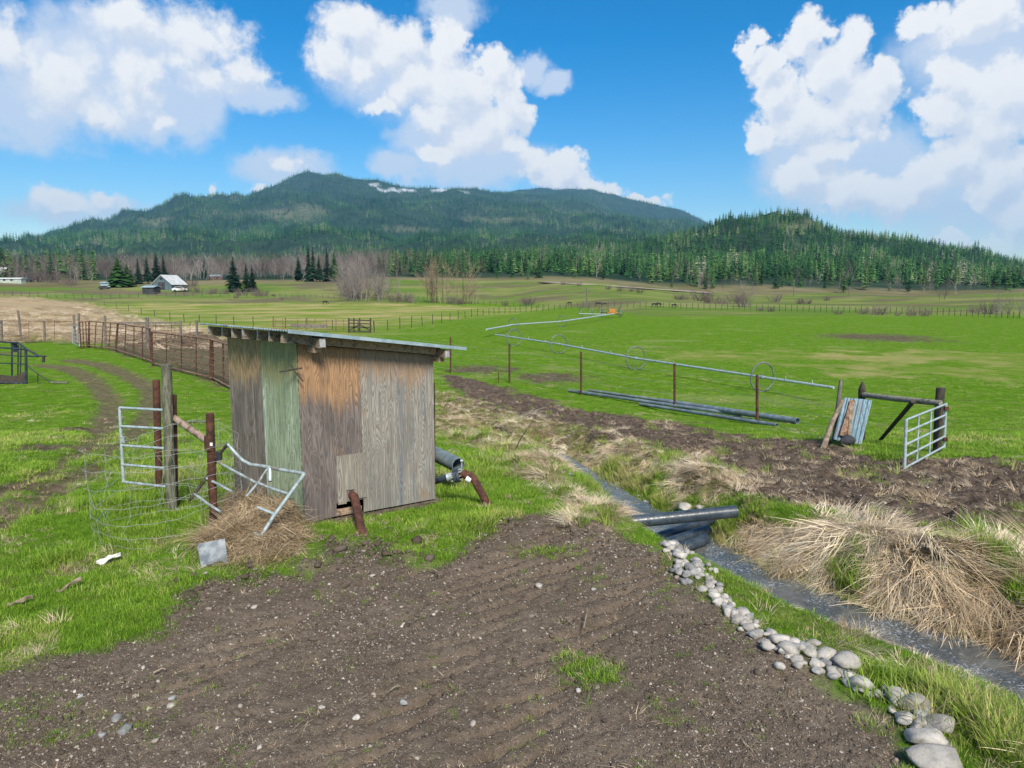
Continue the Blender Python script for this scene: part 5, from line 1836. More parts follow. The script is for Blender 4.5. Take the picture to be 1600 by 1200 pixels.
def car(lab, px, py, L, body, name='parked_car', turn=0.0, cat='car'):
    q = field_at(px, py)
    e = empty(name, q, lab, cat, None, turn)
    H, Wd = L * .36, L * .40
    prof = [(-.5, .10), (.5, .10), (.5, .20), (.46, .24), (.26, .26), (.14, .36), (-.24, .36), (-.40, .25), (-.5, .24)]
    b0_ = Vector(q)
    MB().prism([b0_ + Vector((x * L, -Wd / 2, z * L)) for x, z in prof], (0, Wd, 0)).build('body', body, e, bevel=.06)
    gl = [(.22, .265), (.13, .345), (-.22, .345), (-.34, .265)]
    for s in (-1, 1):
        MB().prism([b0_ + Vector((x * L, s * (Wd / 2 + .004), z * L)) for x, z in gl], (0, s * .02, 0)).build('window', M['glass'], e)
        for x in (-.31, .31):
            c_ = b0_ + Vector((x * L, s * Wd * .47, .085 * L))
            MB().tube([c_ - Vector((0, .10, 0)), c_ + Vector((0, .10, 0))], .085 * L, 12).build('wheel', M['darkstone'], e)


car("dark pickup sized car parked beside the pale green trailer", 40, 441, 5.2, M['darkstone'])
car("pale covered vehicle parked against the end of the barn", 281, 456, 5.0, M['white'], turn=.4)
car("dark utility vehicle parked in the pasture before the tin shed", 163, 452, 3.6, M['darkstone'], turn=.2)


# ------------------------------------------------------------------ grazing horses
def horse_mesh(name, mat):
    J = {}
    V, E, Rd = [], [], []

    def add(p, r0, parent=None):
        V.append(p)
        Rd.append(r0)
        if parent is not None:
            E.append((parent, len(V) - 1))
        return len(V) - 1
    pel = add((-.55, 0, 1.22), .26)
    mid = add((-.05, 0, 1.16), .29, pel)
    che = add((.45, 0, 1.18), .28, mid)
    wit = add((.62, 0, 1.25), .20, che)
    nk = add((.95, 0, .98), .14, wit)
    hd = add((1.20, 0, .62), .11, nk)
    add((1.28, 0, .28), .07, hd)
    add((1.16, .07, .78), .035, hd)
    add((1.16, -.07, .78), .035, hd)
    t1 = add((-.82, 0, 1.18), .07, pel)
    add((-.95, 0, .65), .05, t1)
    for s in (-1, 1):
        k0 = add((-.62, s * .16, .92), .17, pel)
        k1 = add((-.48, s * .16, .74), .10, k0)
        k2 = add((-.68, s * .16, .48), .06, k1)
        k3 = add((-.64, s * .16, .10), .045, k2)
        add((-.58, s * .16, .02), .06, k3)
        f0 = add((.50, s * .15, .85), .11, che)
        f1 = add((.50, s * .15, .46), .06, f0)
        f2 = add((.49, s * .15, .10), .045, f1)
        add((.54, s * .15, .02), .06, f2)
    me = bpy.data.meshes.new(name)
    me.from_pydata(V, E, [])
    me.update()
    o = bpy.data.objects.new(name, me)
    C.objects.link(o)
    sk = o.modifiers.new('skin', 'SKIN')
    for i, v in enumerate(me.skin_vertices[0].data if me.skin_vertices else []):
        v.radius = (Rd[i], Rd[i])
    if not me.skin_vertices:
        me.skin_vertices  # created by the modifier below
    me.materials.append(mat)
    return o, Rd


M['horse'] = worn('dark_bay_coat', (.012, .010, .009), (.030, .022, .018), 2.0, .6)
h0, Rd = horse_mesh('horse', M['horse'])
if not h0.data.skin_vertices:
    bpy.context.view_layer.objects.active = h0
    h0.modifiers.clear()
    bpy.ops.object.modifier_add(type='SKIN')
for i, v in enumerate(h0.data.skin_vertices[0].data):
    v.radius = (Rd[i], Rd[i])
    v.use_root = (i == 0)
sd = h0.modifiers.new('smooth', 'SUBSURF')
sd.levels = sd.render_levels = 1
HS = [(508, 476, 1.3, 1, "lone dark horse grazing on the yellow pasture below the bare cottonwoods"),
      (427, 464.5, 1.0, 1, "dark horse grazing by the far fence behind the yellow pasture"),
      (890, 477, 1.0, -1, "dark horse grazing just left of the utility pole"),
      (935, 478.5, 1.1, 1, "dark horse grazing just right of the utility pole"),
      (945, 478, .8, -1, "smaller dark horse close behind the one right of the utility pole"),
      (1022, 479, .9, 1, "dark horse grazing at the left of the distant pair below the road"),
      (1029, 480, 1.2, -1, "larger dark horse on the right of the distant pair below the road"),
      (1053, 481, 1.0, 1, "dark horse grazing apart beyond the distant pair")]
for i, (px, py, sc, fl_, lab) in enumerate(HS):
    o = h0 if i == 0 else h0.copy()
    if i:
        C.objects.link(o)
    o.location = field_at(px, py)
    k_ = sc * o.location.y / 160.0 * 1.15
    k_ = sc * .62
    o.scale = (k_, k_, k_)
    o.rotation_euler = (0, 0, (0 if fl_ > 0 else math.pi) + rng.uniform(-.4, .4))
    tag(o, lab, 'horse', 'horses grazing on the far pasture')

# dirt road along the foot of the hill
rd = [field_at(*p) for p in ((850, 441), (900, 444), (960, 448), (1020, 452), (1080, 456), (1110, 458))]
rv, rfc = [], []
for i, q in enumerate(rd):
    d_ = (rd[min(i + 1, len(rd) - 1)] - rd[max(i - 1, 0)]).normalized()
    s_ = Vector((d_.y, -d_.x, 0)) * 3.2
    for sg in (1, -1):
        p_ = q + s_ * sg
        p_.z = float(base_z(np.array([p_.x]), np.array([p_.y]))[0]) + .25
        rv.append(p_)
for i in range(len(rd) - 1):
    rfc.append((2 * i, 2 * i + 1, 2 * i + 3, 2 * i + 2))
me = mesh_from('dirt_road', rv, rfc)
me.materials.append(worn('road_dust', (.24, .19, .15), (.34, .28, .22), .3, .95))
o = bpy.data.objects.new('dirt_road', me)
C.objects.link(o)
tag(o, "pale dirt road running along the foot of the forested hill", 'road', None, 'structure')


# ------------------------------------------------------------------ grass, straw and gravel
G_MAT = tinted('grass_blade', [(0, (.100, .205, .016)), (.35, (.170, .305, .028)), (.65, (.245, .375, .042)), (.85, (.350, .400, .095)), (1, (.480, .420, .200))], .30, .6)
D_MAT = tinted('dead_grass_blade', [(0, (.200, .135, .078)), (.3, (.400, .300, .185)), (.6, (.620, .500, .345)), (1, (.780, .680, .520))], .18, .75)
PEB = tinted('gravel', [(0, (.070, .054, .041)), (.3, (.140, .112, .088)), (.7, (.300, .260, .215)), (.9, (.420, .375, .320)), (1, (.56, .52, .46))], 0, .85)


def tuft(name, n, h0, h1, rad, wd, lean, droop, segs, mat, seed, sweep=0.0):
    """a clump of ribbon blades that arch over; sweep pushes them all one way (+x)"""
    q = random.Random(seed)
    vs, fs, sh = [], [], []
    for i in range(n):
        a, r0 = q.uniform(0, 2 * math.pi), rad * math.sqrt(q.random())
        b = Vector((math.cos(a) * r0, math.sin(a) * r0, -.02))
        h = q.uniform(h0, h1)
        da = a + q.gauss(0, .9)
        out = Vector((math.cos(da), math.sin(da), 0)) * (1 - abs(sweep)) + Vector((sweep, q.gauss(0, .35) * abs(sweep), 0))
        side = Vector((-out.y, out.x, 0)).normalized()
        if q.random() < .5:
            side = (side + Vector((0, 0, q.uniform(-.6, .6)))).normalized()
        th = max(math.pi / 2 - abs(q.gauss(0, lean)) - lean * (.9 if sweep else .4), .12)
        dth = droop * q.uniform(.6, 1.4) / segs
        p, s0, w0 = b.copy(), q.random(), wd * q.uniform(.7, 1.3)
        k = len(vs)
        for j in range(segs + 1):
            t = j / segs
            ww = w0 * (1 - t) ** .7 if j < segs else 0
            if j < segs:
                vs += [p - side * ww / 2, p + side * ww / 2]
                sh += [s0, s0]
            else:
                vs.append(p.copy())
                sh.append(s0)
            p = p + (out * math.cos(th) + Vector((0, 0, math.sin(th)))) * (h / segs)
            th -= dth
        for j in range(segs - 1):
            fs.append((k + 2 * j, k + 2 * j + 1, k + 2 * j + 3, k + 2 * j + 2))
        fs.append((k + 2 * segs - 2, k + 2 * segs - 1, k + 2 * segs))
    return proto(name, vs, fs, mat, sh)


GR = [tuft('a%02d' % i, 34, .04, .12, .16, .0085, .42, .75, 2, G_MAT, 10 + i) for i in range(5)] + \
     [tuft('b%02d' % i, 26, .14, .30, .12, .010, .30, .9, 3, G_MAT, 20 + i) for i in range(3)]
DG = [tuft('a%02d' % i, 56, .50, 1.0, .26, .011, .60, .75, 5, D_MAT, 40 + i, sweep=.70) for i in range(4)] + \
     [tuft('b%02d' % i, 44, .25, .55, .22, .010, .62, .9, 4, D_MAT, 50 + i, sweep=.45) for i in range(3)] + \
     [tuft('c%02d' % i, 14, .06, .20, .22, .007, 1.25, .2, 2, D_MAT, 60 + i) for i in range(2)]


def view_points(n, r0, r1, a0=-40, a1=40, seed=0):
    q = np.random.RandomState(seed)
    a = np.radians(q.uniform(a0, a1, n))
    r = np.exp(q.uniform(math.log(r0), math.log(r1), n))
    return r * np.sin(a), r * np.cos(a), q


# keep plants out of solid things: the shed floor, posts
def inside_shed(x, y, m=.02):
    u = (x - P1.x) * AX.x + (y - P1.y) * AX.y
    t = (x - P1.x) * BK.x + (y - P1.y) * BK.y
    return (u > -m) & (u < WID + m) & (t > -m) & (t < DEP + m)


# --- lawn
x, y, q = view_points(120000, 4.3, 75, seed=1)
z, zn = ground_full(x, y)
bare = np.clip(np.maximum.reduce([zn['dirt'] * (1 - .0 * zn['mix']), zn['mud'], zn['rut'] * .9, zn['patch'] * .92, zn['corral'] * .85, zn['bank'] * .93, zn['up'] * .75, zn['clump'] * .9, zn['strip'] * .35, zn['hay'], zn['yellow'] * .4]), 0, 1)
pr = (1 - bare) * np.clip(.85 - 2.6 * np.maximum(0, fbm(x, y, 1.3, 4, 87)), .18, 1)
pr = np.maximum(pr, zn['lush'])
cd_, cs_, cp_ = seg_dist(x, y, CREEK)
rockd = seg_dist(x, y, [gp(*p_) for p_ in LINE])[0]
nearb = (cs_ > 0) * (1 - sstep(cd_, .9, 2.2)) * (cp_ > 6)
pr *= 1 - .92 * (rockd < np.where(y < 7.5, .34, .22))
bd_ = gp(333, 885)
pr *= 1 - .95 * (np.hypot(x - bd_[0], y - bd_[1]) < .28)
pr *= np.where(y > 24, .55, 1) * (1 - zn['bed'] * .9) * ~zn['wet']
pr = np.where(y > 45, pr * .5, pr)
keep = (q.rand(len(x)) < pr) & ~inside_shed(x, y)
x, y, z = x[keep], y[keep], z[keep]
zk = {k_: v[keep] for k_, v in zn.items()}
n = len(x)
r_ = np.hypot(x, y)
far_k = np.clip(r_ / 14.0, 1, 3.0)
thin_ = fbm(x, y, 1.7, 4, 87)
patchy = np.clip(.5 + 1.6 * fbm(x, y, .9, 4, 81) + .8 * fbm(x, y, .25, 3, 83), 0, 1)
nearb = nearb[keep]
far_k = far_k * (1 - .0 * thin_)
tall = ((zk['lush'] > .4) & (nearb < .3)) | ((patchy > .80) & (q.rand(n) < .35) & (y < 18))
sc = q.uniform(.55, 1.1, n) * (.65 + .7 * patchy) * np.where(y > 22, .62, 1) * (1 - .52 * nearb)
idx = np.where(tall, q.randint(5, 8, n), q.randint(0, 5, n))
wide = np.stack([sc * far_k, sc * far_k, sc * np.where(y > 22, .8, 1.0)], -1)
tint = np.clip(.25 + .32 * patchy + .30 * zk['lush'] + q.normal(0, .19, n) + 1.5 * np.maximum(0, fbm(x, y, .6, 4, 85)) + .08 * zk['strip'] - .25 * nearb, 0, 1)
scatter("lawn_grass", GR, np.stack([x, y, z], -1), np.stack([q.normal(0, .1, n), q.normal(0, .1, n), q.uniform(0, 6.28, n)], -1), wide, idx, tint,
        "bright green spring grass covering the lawn, the field and the creek edges", "grass")

# --- dead grass on the banks, in the ditch, round the bent gate
x, y, q = view_points(115000, 5.5, 40, -24, 40, seed=2)
zn = zones(x, y)
clumpy = np.clip(.5 + 1.9 * fbm(x, y, .8, 3, 93), 0, 1)
pr = np.maximum.reduce([zn['bank'] * (.30 + .65 * clumpy) * (1 - .95 * sstep(fbm(x, y, 1.5, 4, 99), .0, .11)), zn['up'] * (.28 + .68 * sstep(clumpy, .25, .65)), zn['strip'] * .16 * sstep(clumpy, .3, .7)])
pr *= (1 - zn['lush']) * (1 - zn['bed'] * np.where(zn['ups'] > 0, .35, .85)) * np.where(zn['wet'], .22 * zn['ups'] * sstep(clumpy, .35, .6), 1)
pr *= 1 - .9 * (seg_dist(x, y, [gp(*p_) for p_ in LINE])[0] < .22)
keep = (q.rand(len(x)) < pr) & ~inside_shed(x, y, .1)
x, y = x[keep], y[keep]
z, zk = ground_full(x, y)
n = len(x)
d0, side, par = seg_dist(x, y, CREEK)
e = .15
gx = (ground_macro(x + e, y) - ground_macro(x - e, y)) / (2 * e)
gy = (ground_macro(x, y + e) - ground_macro(x, y - e)) / (2 * e)
hum = fbm(x, y, .7, 2, 95)
hx, hy = fbm(x + .2, y, .8, 2, 95) - fbm(x - .2, y, .8, 2, 95), fbm(x, y + .2, .8, 2, 95) - fbm(x, y - .2, .8, 2, 95)
ang = np.arctan2(-gy - hy * 5.5 - .10, -gx - hx * 5.5) + q.normal(0, .85, n)
upz = zk['up'] > zk['bank']
big = (q.rand(n) < np.where(zk['bank'] > .5, .52, np.where(upz, .30, .12)))
idx = np.where(big, q.randint(0, 4, n), np.where(q.rand(n) < .7, q.randint(4, 7, n), q.randint(7, 9, n)))
sc = np.where(q.rand(n) < .75, q.uniform(.35, .8, n), q.uniform(.8, 1.15, n)) * np.where(upz, .62, .80) * np.where(zk['strip'] > .3, .6, 1)
tint = np.clip(.58 + .75 * fbm(x, y, 1.4, 3, 97) + q.normal(0, .17, n) + .25 * hum, 0, 1)
scatter("dead_grass", DG, np.stack([x, y, z - .02], -1), np.stack([q.normal(0, .24, n), .85 * np.arctan(np.hypot(gx, gy)) + .06 + q.normal(0, .16, n), ang], -1), np.stack([sc * 1.1, sc * 1.1, sc * .48], -1), idx, tint,
        "long straw coloured dead grass combed over the creek banks and the ditch", "dead grass")
# green blades coming through the dead grass
x, y, q = view_points(60000, 6, 36, -12, 40, seed=3)
zn = zones(x, y)
gpatch = sstep(fbm(x, y, 1.5, 4, 99) + .4 * fbm(x, y, .9, 3, 103), .03, .16)
pr = np.maximum.reduce([zn['bank'] * gpatch * .75, zn['up'] * gpatch * .35, zn['mud'] * sstep(fbm(x, y, 1.1, 3, 105), .14, .24) * .16, zn['strip'] * .12, zn['ups'] * zn['bed'] * .5 * gpatch]) * np.where(zn['wet'], .35 * zn['ups'], 1) * (1 - zn['bed'] * np.where(zn['ups'] > 0, .2, .7))
keep = q.rand(len(x)) < pr
x, y = x[keep], y[keep]
z, zk = ground_full(x, y)
n = len(x)
sc = q.uniform(.6, 1.1, n) * (1 - .4 * zk['strip'])
scatter("bank_grass", GR, np.stack([x, y, z + .01], -1), np.stack([q.normal(0, .2, n), q.normal(0, .2, n), q.uniform(0, 6.28, n)], -1), np.stack([sc, sc, sc * 1.15], -1),
        np.where((q.rand(n) < .4) & (zk['strip'] < .3), q.randint(5, 8, n), q.randint(0, 5, n)), np.clip(.62 + q.normal(0, .2, n), 0, 1),
        "fresh yellow green grass pushing through the dead grass of the far creek bank", "grass")

# --- the heap of dead grass round the bent gate
q = np.random.RandomState(4)
hp = []
HEAP = [(405, 812, .55, .32), (385, 832, .42, .24), (425, 822, .40, .40), (405, 790, .34, .62), (375, 808, .34, .42), (440, 850, .30, .15), (408, 862, .38, .08), (448, 815, .25, .35), (350, 838, .25, .10)]
for (px, py, rad, hh) in HEAP:
    c_ = gpv(px, py)
    for _ in range(int(430 * rad)):
        a, rr_ = q.uniform(0, 6.28), rad * math.sqrt(q.rand())
        hp.append((c_.x + rr_ * math.cos(a), c_.y + rr_ * math.sin(a), hh * (1 - (rr_ / rad) ** 2) * q.uniform(.3, 1.0), a))
hp = np.array(hp)
keep = ~inside_shed(hp[:, 0], hp[:, 1], .03)
hp = hp[keep]
z, _ = ground_full(hp[:, 0], hp[:, 1])
n = len(hp)
sc = q.uniform(.38, .72, n)
scatter("dead_grass_heap", DG, np.stack([hp[:, 0], hp[:, 1], z + hp[:, 2] * .88 - .06], -1),
        np.stack([q.normal(0, .25, n), .55 + q.normal(0, .35, n), q.uniform(0, 6.28, n)], -1), np.stack([sc, sc, sc * .9], -1), np.where(q.rand(n) < .25, q.randint(0, 4, n), q.randint(4, 7, n)),
        np.clip(.34 + q.normal(0, .16, n), 0, 1), "heap of tangled brown dead grass caught round the bent gate", "dead grass")

# --- thin weeds and straw on the bare ground
x, y, q = view_points(60000, 4.3, 30, -40, 40, seed=5)
zn = zones(x, y)
wn = sstep(fbm(x, y, .9, 4, 111), .10, .24)
cr_d = np.hypot(x - gp(1180, 1010)[0], y - gp(1180, 1010)[1])
edge_w = np.clip(1 - zn['dirt'], 0, 1)
slope_w = sstep(3.2 - seg_dist(x, y, CREEK)[0], 0, 2.0) * zn['dirt']
tuft_c = gp(918, 1045)
tuft_w = (np.hypot(x - tuft_c[0], (y - tuft_c[1])) < .30) * .32
t2 = gp(858, 862)
tuft_w = np.maximum(tuft_w, (np.hypot((x - t2[0]) / 2.2, y - t2[1]) < .22) * .4)
t3 = gp(45, 1130)
tuft_w = np.maximum(tuft_w, (np.hypot((x - t3[0]) / 1.6, y - t3[1]) < .35) * .22)
pr = zn['dirt'] * (.012 + .10 * wn) + slope_w * (.05 + .42 * wn) + zn['mix'] * .30 * zn['dirt'] * sstep(fbm(x, y, 1.4, 3, 113), -.05, .2) + tuft_w
keep = (q.rand(len(x)) < pr) & ~zn['wet'] & ~inside_shed(x, y)
tw_ = tuft_w[keep] > .3
x, y = x[keep], y[keep]
z, zk = ground_full(x, y)
n = len(x)
sc = np.where(tw_, q.uniform(.6, 1.0, n), q.uniform(.25, .6, n))
scatter("sparse_weeds", GR, np.stack([x, y, z], -1), np.stack([q.normal(0, .2, n), q.normal(0, .2, n), q.uniform(0, 6.28, n)], -1), np.stack([sc, sc, sc * .9], -1), q.randint(0, 5, n),
        np.clip(.40 + q.normal(0, .2, n), 0, 1), "sparse green weeds and seedlings sprouting on the bare dirt", "weeds")
x, y, q = view_points(90000, 4.3, 40, -40, 40, seed=6)
zn = zones(x, y)
pr = zn['dirt'] * .035 + zn['mud'] * (.04 + .30 * sstep(fbm(x, y, 1.0, 3, 115), .02, .25)) + zn['mix'] * .14 + zn['patch'] * .06 + zn['corral'] * .2 + (1 - zn['dirt']) * (y < 30) * (.02 + .34 * sstep(fbm(x, y, 1.3, 4, 87), .04, .2))
keep = (q.rand(len(x)) < pr) & ~zn['wet'] & ~inside_shed(x, y)
x, y = x[keep], y[keep]
z, zk = ground_full(x, y)
n = len(x)
sc = q.uniform(.3, .8, n) * np.where(zk['mud'] > .5, 1.1, .7)
scatter("loose_straw", DG, np.stack([x, y, z], -1), np.stack([q.normal(0, .15, n), q.normal(0, .15, n), q.uniform(0, 6.28, n)], -1), np.stack([sc, sc, sc * .55], -1),
        np.where(q.rand(n) < np.where(zk['dirt'] > .5, .97, .72), q.randint(7, 9, n), q.randint(4, 7, n)), np.clip(.45 + q.normal(0, .2, n), 0, 1), "loose straw bits strewn over the dirt yard and the mud", "straw")


# --- gravel and clods
def pebble(name, seed, flat):
    me = rock_mesh(name, seed, PEB, flat, 1)
    a = me.attributes.new('shade', 'FLOAT', 'POINT')
    a.data.foreach_set('value', np.full(len(me.vertices), .5, np.float32))
    return bpy.data.objects.new(name, me)


PB = [pebble('a%02d' % i, 500 + i, .55 + .1 * (i % 3)) for i in range(6)]
x, y, q = view_points(260000, 4.0, 24, -40, 40, seed=7)
zn = zones(x, y)
pn = .35 + .65 * sstep(fbm(x, y, .6, 3, 121), -.15, .2)
pr = zn['dirt'] * pn * np.where(y > 11, .6, 1.0) + zn['mud'] * .18 + zn['bed'] * .1 + zn['mix'] * .2
keep = (q.rand(len(x)) < pr) & ~inside_shed(x, y)
x, y = x[keep], y[keep]
z, zk = ground_full(x, y)
n = len(x)
s = np.exp(q.normal(math.log(.0060), .52, n)) * np.clip(np.hypot(x, y) / 6.5, .75, 2.2)
s = np.clip(s, .003, .045)
clod = q.rand(n) < .45
s = np.where(clod, s * (1.4 + 1.6 * zk['mix'] * q.rand(n)), s)
tint = np.where(clod, q.uniform(0, .22, n), np.clip(q.normal(.54, .20, n), .2, .95))
scatter("gravel", PB, np.stack([x, y, z + s * .15], -1), q.uniform(-1, 1, (n, 3)) * np.array([.5, .5, 3.1]), np.stack([s * q.uniform(.8, 1.3, n), s, s * q.uniform(.7, 1.1, n)], -1),
        q.randint(0, 6, n), tint, "gravel and dark clods of earth scattered over the dirt yard", "gravel")

# --- tussocks on the hay land
x, y, q = view_points(9000, 30, 190, -46, -12, seed=8)
zn = zones(x, y)
keep = q.rand(len(x)) < zn['hay'] * .8
x, y = x[keep], y[keep]
z, zk = ground_full(x, y)
n = len(x)
sc = q.uniform(.8, 1.6, n)
scatter("hay_tussocks", DG, np.stack([x, y, z], -1), np.stack([q.normal(0, .1, n), q.normal(0, .1, n), q.uniform(0, 6.28, n)], -1), np.stack([sc * 2.2, sc * 2.2, sc * .6], -1), q.randint(0, 7, n),
        np.clip(.55 + q.normal(0, .18, n), 0, 1), "flattened straw coloured tussocks on the hay land behind the corral", "dead grass")


# ------------------------------------------------------------------ trees
CON = tinted('conifer_needles', [(0, (.012, .040, .020)), (.35, (.028, .088, .034)), (.65, (.058, .150, .046)), (.85, (.110, .205, .058)), (1, (.210, .220, .160))], .0, .85, .05)
BARE = tinted('bare_branches', [(0, (.070, .050, .045)), (.4, (.140, .108, .098)), (.7, (.210, .178, .158)), (1, (.330, .300, .275))], .0, .9, .05)


def conifer(seed, layers, per, wide, mat, h=1.0, ragged=.35, taper=.85):
    """unit-height conifer: thin trunk and drooping boughs in whorls"""
    q = random.Random(seed)
    vs, fs, sh = [], [], []
    n = 5
    for j in range(n):
        a = 2 * math.pi * j / n
        vs.append((.012 * math.cos(a), .012 * math.sin(a), -.05))
        sh.append(.25)
    vs.append((0, 0, .98))
    sh.append(.3)
    fs += [(j, (j + 1) % n, n) for j in range(n)]
    low = q.uniform(.03, .10)
    for i in range(layers):
        t = (i + .5) / layers
        z0 = low + (1 - low) * t ** .92
        L = wide * (1 - t) ** taper * q.uniform(1 - ragged, 1.1) + .012
        a0 = q.uniform(0, 6.28)
        m = max(3, int(per * (1 - t * .5)))
        for j in range(m):
            if q.random() < .10:
                continue
            a = a0 + 2 * math.pi * j / m + q.uniform(-.25, .25)
            l = L * q.uniform(.65, 1.15)
            dr = l * q.uniform(.15, .45)
            w2 = l * q.uniform(.28, .45)
            ca, sa = math.cos(a), math.sin(a)
            k = len(vs)
            up = .020 + .25 / layers
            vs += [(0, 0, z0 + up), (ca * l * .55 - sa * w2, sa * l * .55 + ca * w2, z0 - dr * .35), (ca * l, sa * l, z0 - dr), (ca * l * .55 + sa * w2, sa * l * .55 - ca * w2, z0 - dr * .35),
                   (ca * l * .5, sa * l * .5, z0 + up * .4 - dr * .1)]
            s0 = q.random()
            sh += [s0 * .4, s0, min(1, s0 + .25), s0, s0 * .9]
            fs += [(k, k + 1, k + 4), (k + 1, k + 2, k + 4), (k + 2, k + 3, k + 4), (k + 3, k, k + 4)]
    return vs, fs, sh


def bare_tree(seed, mat, spread=.32, stems=1, twigs=3, levels=3, up=.75, thick=.016):
    """unit-height leafless tree, branching out of one or several stems; twigs are thin slivers"""
    q = random.Random(seed)
    vs, fs, sh = [], [], []

    def stick(a, b, r0, r1, n=3):
        d = (b - a)
        if d.length < 1e-5:
            return
        d.normalize()
        u = d.cross(Vector((.3, .8, .1))).normalized()
        v = d.cross(u)
        k = len(vs)
        for p, r0_ in ((a, r0), (b, r1)):
            for j in range(n):
                t = 2 * math.pi * j / n
                vs.append(p + (u * math.cos(t) + v * math.sin(t)) * r0_)
                sh.append(.5)
        for j in range(n):
            fs.append((k + j, k + (j + 1) % n, k + n + (j + 1) % n, k + n + j))

    def sliver(a, b, r0):
        d = (b - a).normalized()
        u = d.cross(Vector((q.gauss(0, 1), q.gauss(0, 1), .2))).normalized()
        k = len(vs)
        s0 = q.random()
        vs.extend([a - u * r0, a + u * r0, b])
        sh.extend([s0] * 3)
        fs.append((k, k + 1, k + 2))

    def grow(p, d, L, r0, lev):
        m = 3 if lev < levels else 1
        for i in range(m):
            d2 = (d + Vector((q.gauss(0, .10), q.gauss(0, .10), q.gauss(0, .05) + .04))).normalized()
            b = p + d2 * L / m
            r1 = r0 * .78
            if lev >= levels:
                sliver(p, b, r0 * 1.1)
            else:
                stick(p, b, r0, r1)
            p, d, r0 = b, d2, r1
            if lev < levels:
                for _ in range(twigs):
                    sd = Vector((q.gauss(0, 1), q.gauss(0, 1), q.gauss(0, .4)))
                    sd = (sd - d * sd.dot(d)).normalized()
                    nd = (d * up + sd * q.uniform(.35, .8)).normalized()
                    grow(p, nd, L * q.uniform(.38, .62), r0 * .55, lev + 1)
    for s in range(stems):
        a = q.uniform(0, 6.28)
        b = Vector((math.cos(a), math.sin(a), 0)) * (spread * .4 if stems > 1 else 0) * q.random()
        d = (Vector((0, 0, 1)) + Vector((math.cos(a), math.sin(a), 0)) * (spread * q.uniform(.2, .9) if stems > 1 else .03)).normalized()
        grow(b - Vector((0, 0, .04)), d, q.uniform(.62, .8), thick * q.uniform(.8, 1.1), 0)
    zmax = max(v.z if hasattr(v, 'z') else v[2] for v in vs)
    return [tuple(c / zmax for c in v) for v in vs], fs, sh


CONP = [proto('a%02d' % i, *conifer(200 + i, 13, 8, .15 + .02 * (i % 4), None), ) if False else None for i in range(0)]
CONF = []
for i in range(6):
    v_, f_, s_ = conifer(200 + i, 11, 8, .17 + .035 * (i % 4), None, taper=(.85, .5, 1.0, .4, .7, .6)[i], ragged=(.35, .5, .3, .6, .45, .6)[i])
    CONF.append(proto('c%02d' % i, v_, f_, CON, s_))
CONS = []
for i in range(5):
    v_, f_, s_ = conifer(230 + i, 7, 5, .21 + .03 * (i % 3), None)
    CONS.append(proto('s%02d' % i, v_, f_, CON, s_))
BT = []
for i in range(5):
    v_, f_, s_ = bare_tree(300 + i, None, stems=1 + (i % 2), twigs=3, levels=2, thick=.012)
    BT.append(proto('b%02d' % i, v_, f_, BARE, s_))
BS = []
for i in range(4):
    v_, f_, s_ = bare_tree(330 + i, None, spread=1.1, stems=9, twigs=3, levels=1, up=.8, thick=.012)
    BS.append(proto('d%02d' % i, v_, f_, BARE, s_))


def hill_pts(n, y0, y1, px0, px1, seed, power=0.0):
    q = np.random.RandomState(seed)
    px = q.uniform(px0, px1, n)
    Y = np.exp(q.uniform(math.log(y0), math.log(y1), n))
    X = (px - 800) / FPX * Y
    return X, Y, px, q


# --- the mountain and hill forest beyond the trees one can tell apart
def forest(name, n, y0, y1, px0, px1, seed, protos, hlo, hhi, label, thin=None, tint0=.4, tvar=.16):
    X, Y, px, q = hill_pts(n, y0, y1, px0, px1, seed)
    Z = base_z(X, Y)
    PYr = hill_row(X, Y, Z)
    rg = fbm(X, Y, .012, 4, 55) * 20 + fbm(X, Y, .05, 3, 56) * 8
    pr = np.ones(n)
    for b_ in ((606, 298, 22, 4, .3), (640, 297, 14, 2, .3), (692, 297, 15, 3, .4)):
        pr *= 1 - .95 * px_blob(px, PYr + rg * .12, *b_) * (Y > 4800)
    for b_ in ((640, 358, 40, 5, .4), (440, 336, 60, 8, .6), (770, 344, 46, 4, .5), (1250, 404, 30, 4, .6), (1235, 352, 30, 6, .8), (480, 330, 40, 10, .6), (250, 345, 30, 8, .7)):
        pr *= 1 - .75 * px_blob(px, PYr + rg * .2, *b_) * (Y > 900)
    if thin is not None:
        pr *= thin(X, Y, px)
    k_ = q.rand(n) < pr
    X, Y, Z, px = X[k_], Y[k_], Z[k_], px[k_]
    m = len(X)
    h = (hlo * .7 + (hhi * 1.1 - hlo * .7) * q.rand(m) ** 1.2) * (1 + .35 * fbm(X, Y, .01, 3, 141))
    s_ = h * q.uniform(.85, 1.25, m)
    ti = tint0 + 1.6 * fbm(X / np.maximum(Y, 400) * 26, np.log(Y) * 16, 1.0, 4, 143) + q.normal(0, tvar, m)
    return scatter(name, protos, np.stack([X, Y, Z - .3], -1), np.stack([0 * X, 0 * X, q.uniform(0, 6.28, m)], -1), np.stack([s_, s_, h], -1), q.randint(0, len(protos), m), np.clip(ti, 0, 1), label, "forest")


def fade_edge(lo, hi):
    return lambda X, Y, px: sstep(Y + 40 * fbm(X, Y, .01, 3, 61), lo, hi)


def bare_share(X, Y, px):
    """where leafless woods take over from conifers on the low ground: broad on the left, in pockets on the right"""
    b_ = sstep(660 - px, -10, 80) * (1 - sstep(Y, 900, 1300))
    b_ = np.maximum(b_, .55 * sstep(fbm(X, Y, .008, 3, 63), .08, .2) * (1 - sstep(Y, 500, 700)) * sstep(px, 1050, 1250))
    return b_


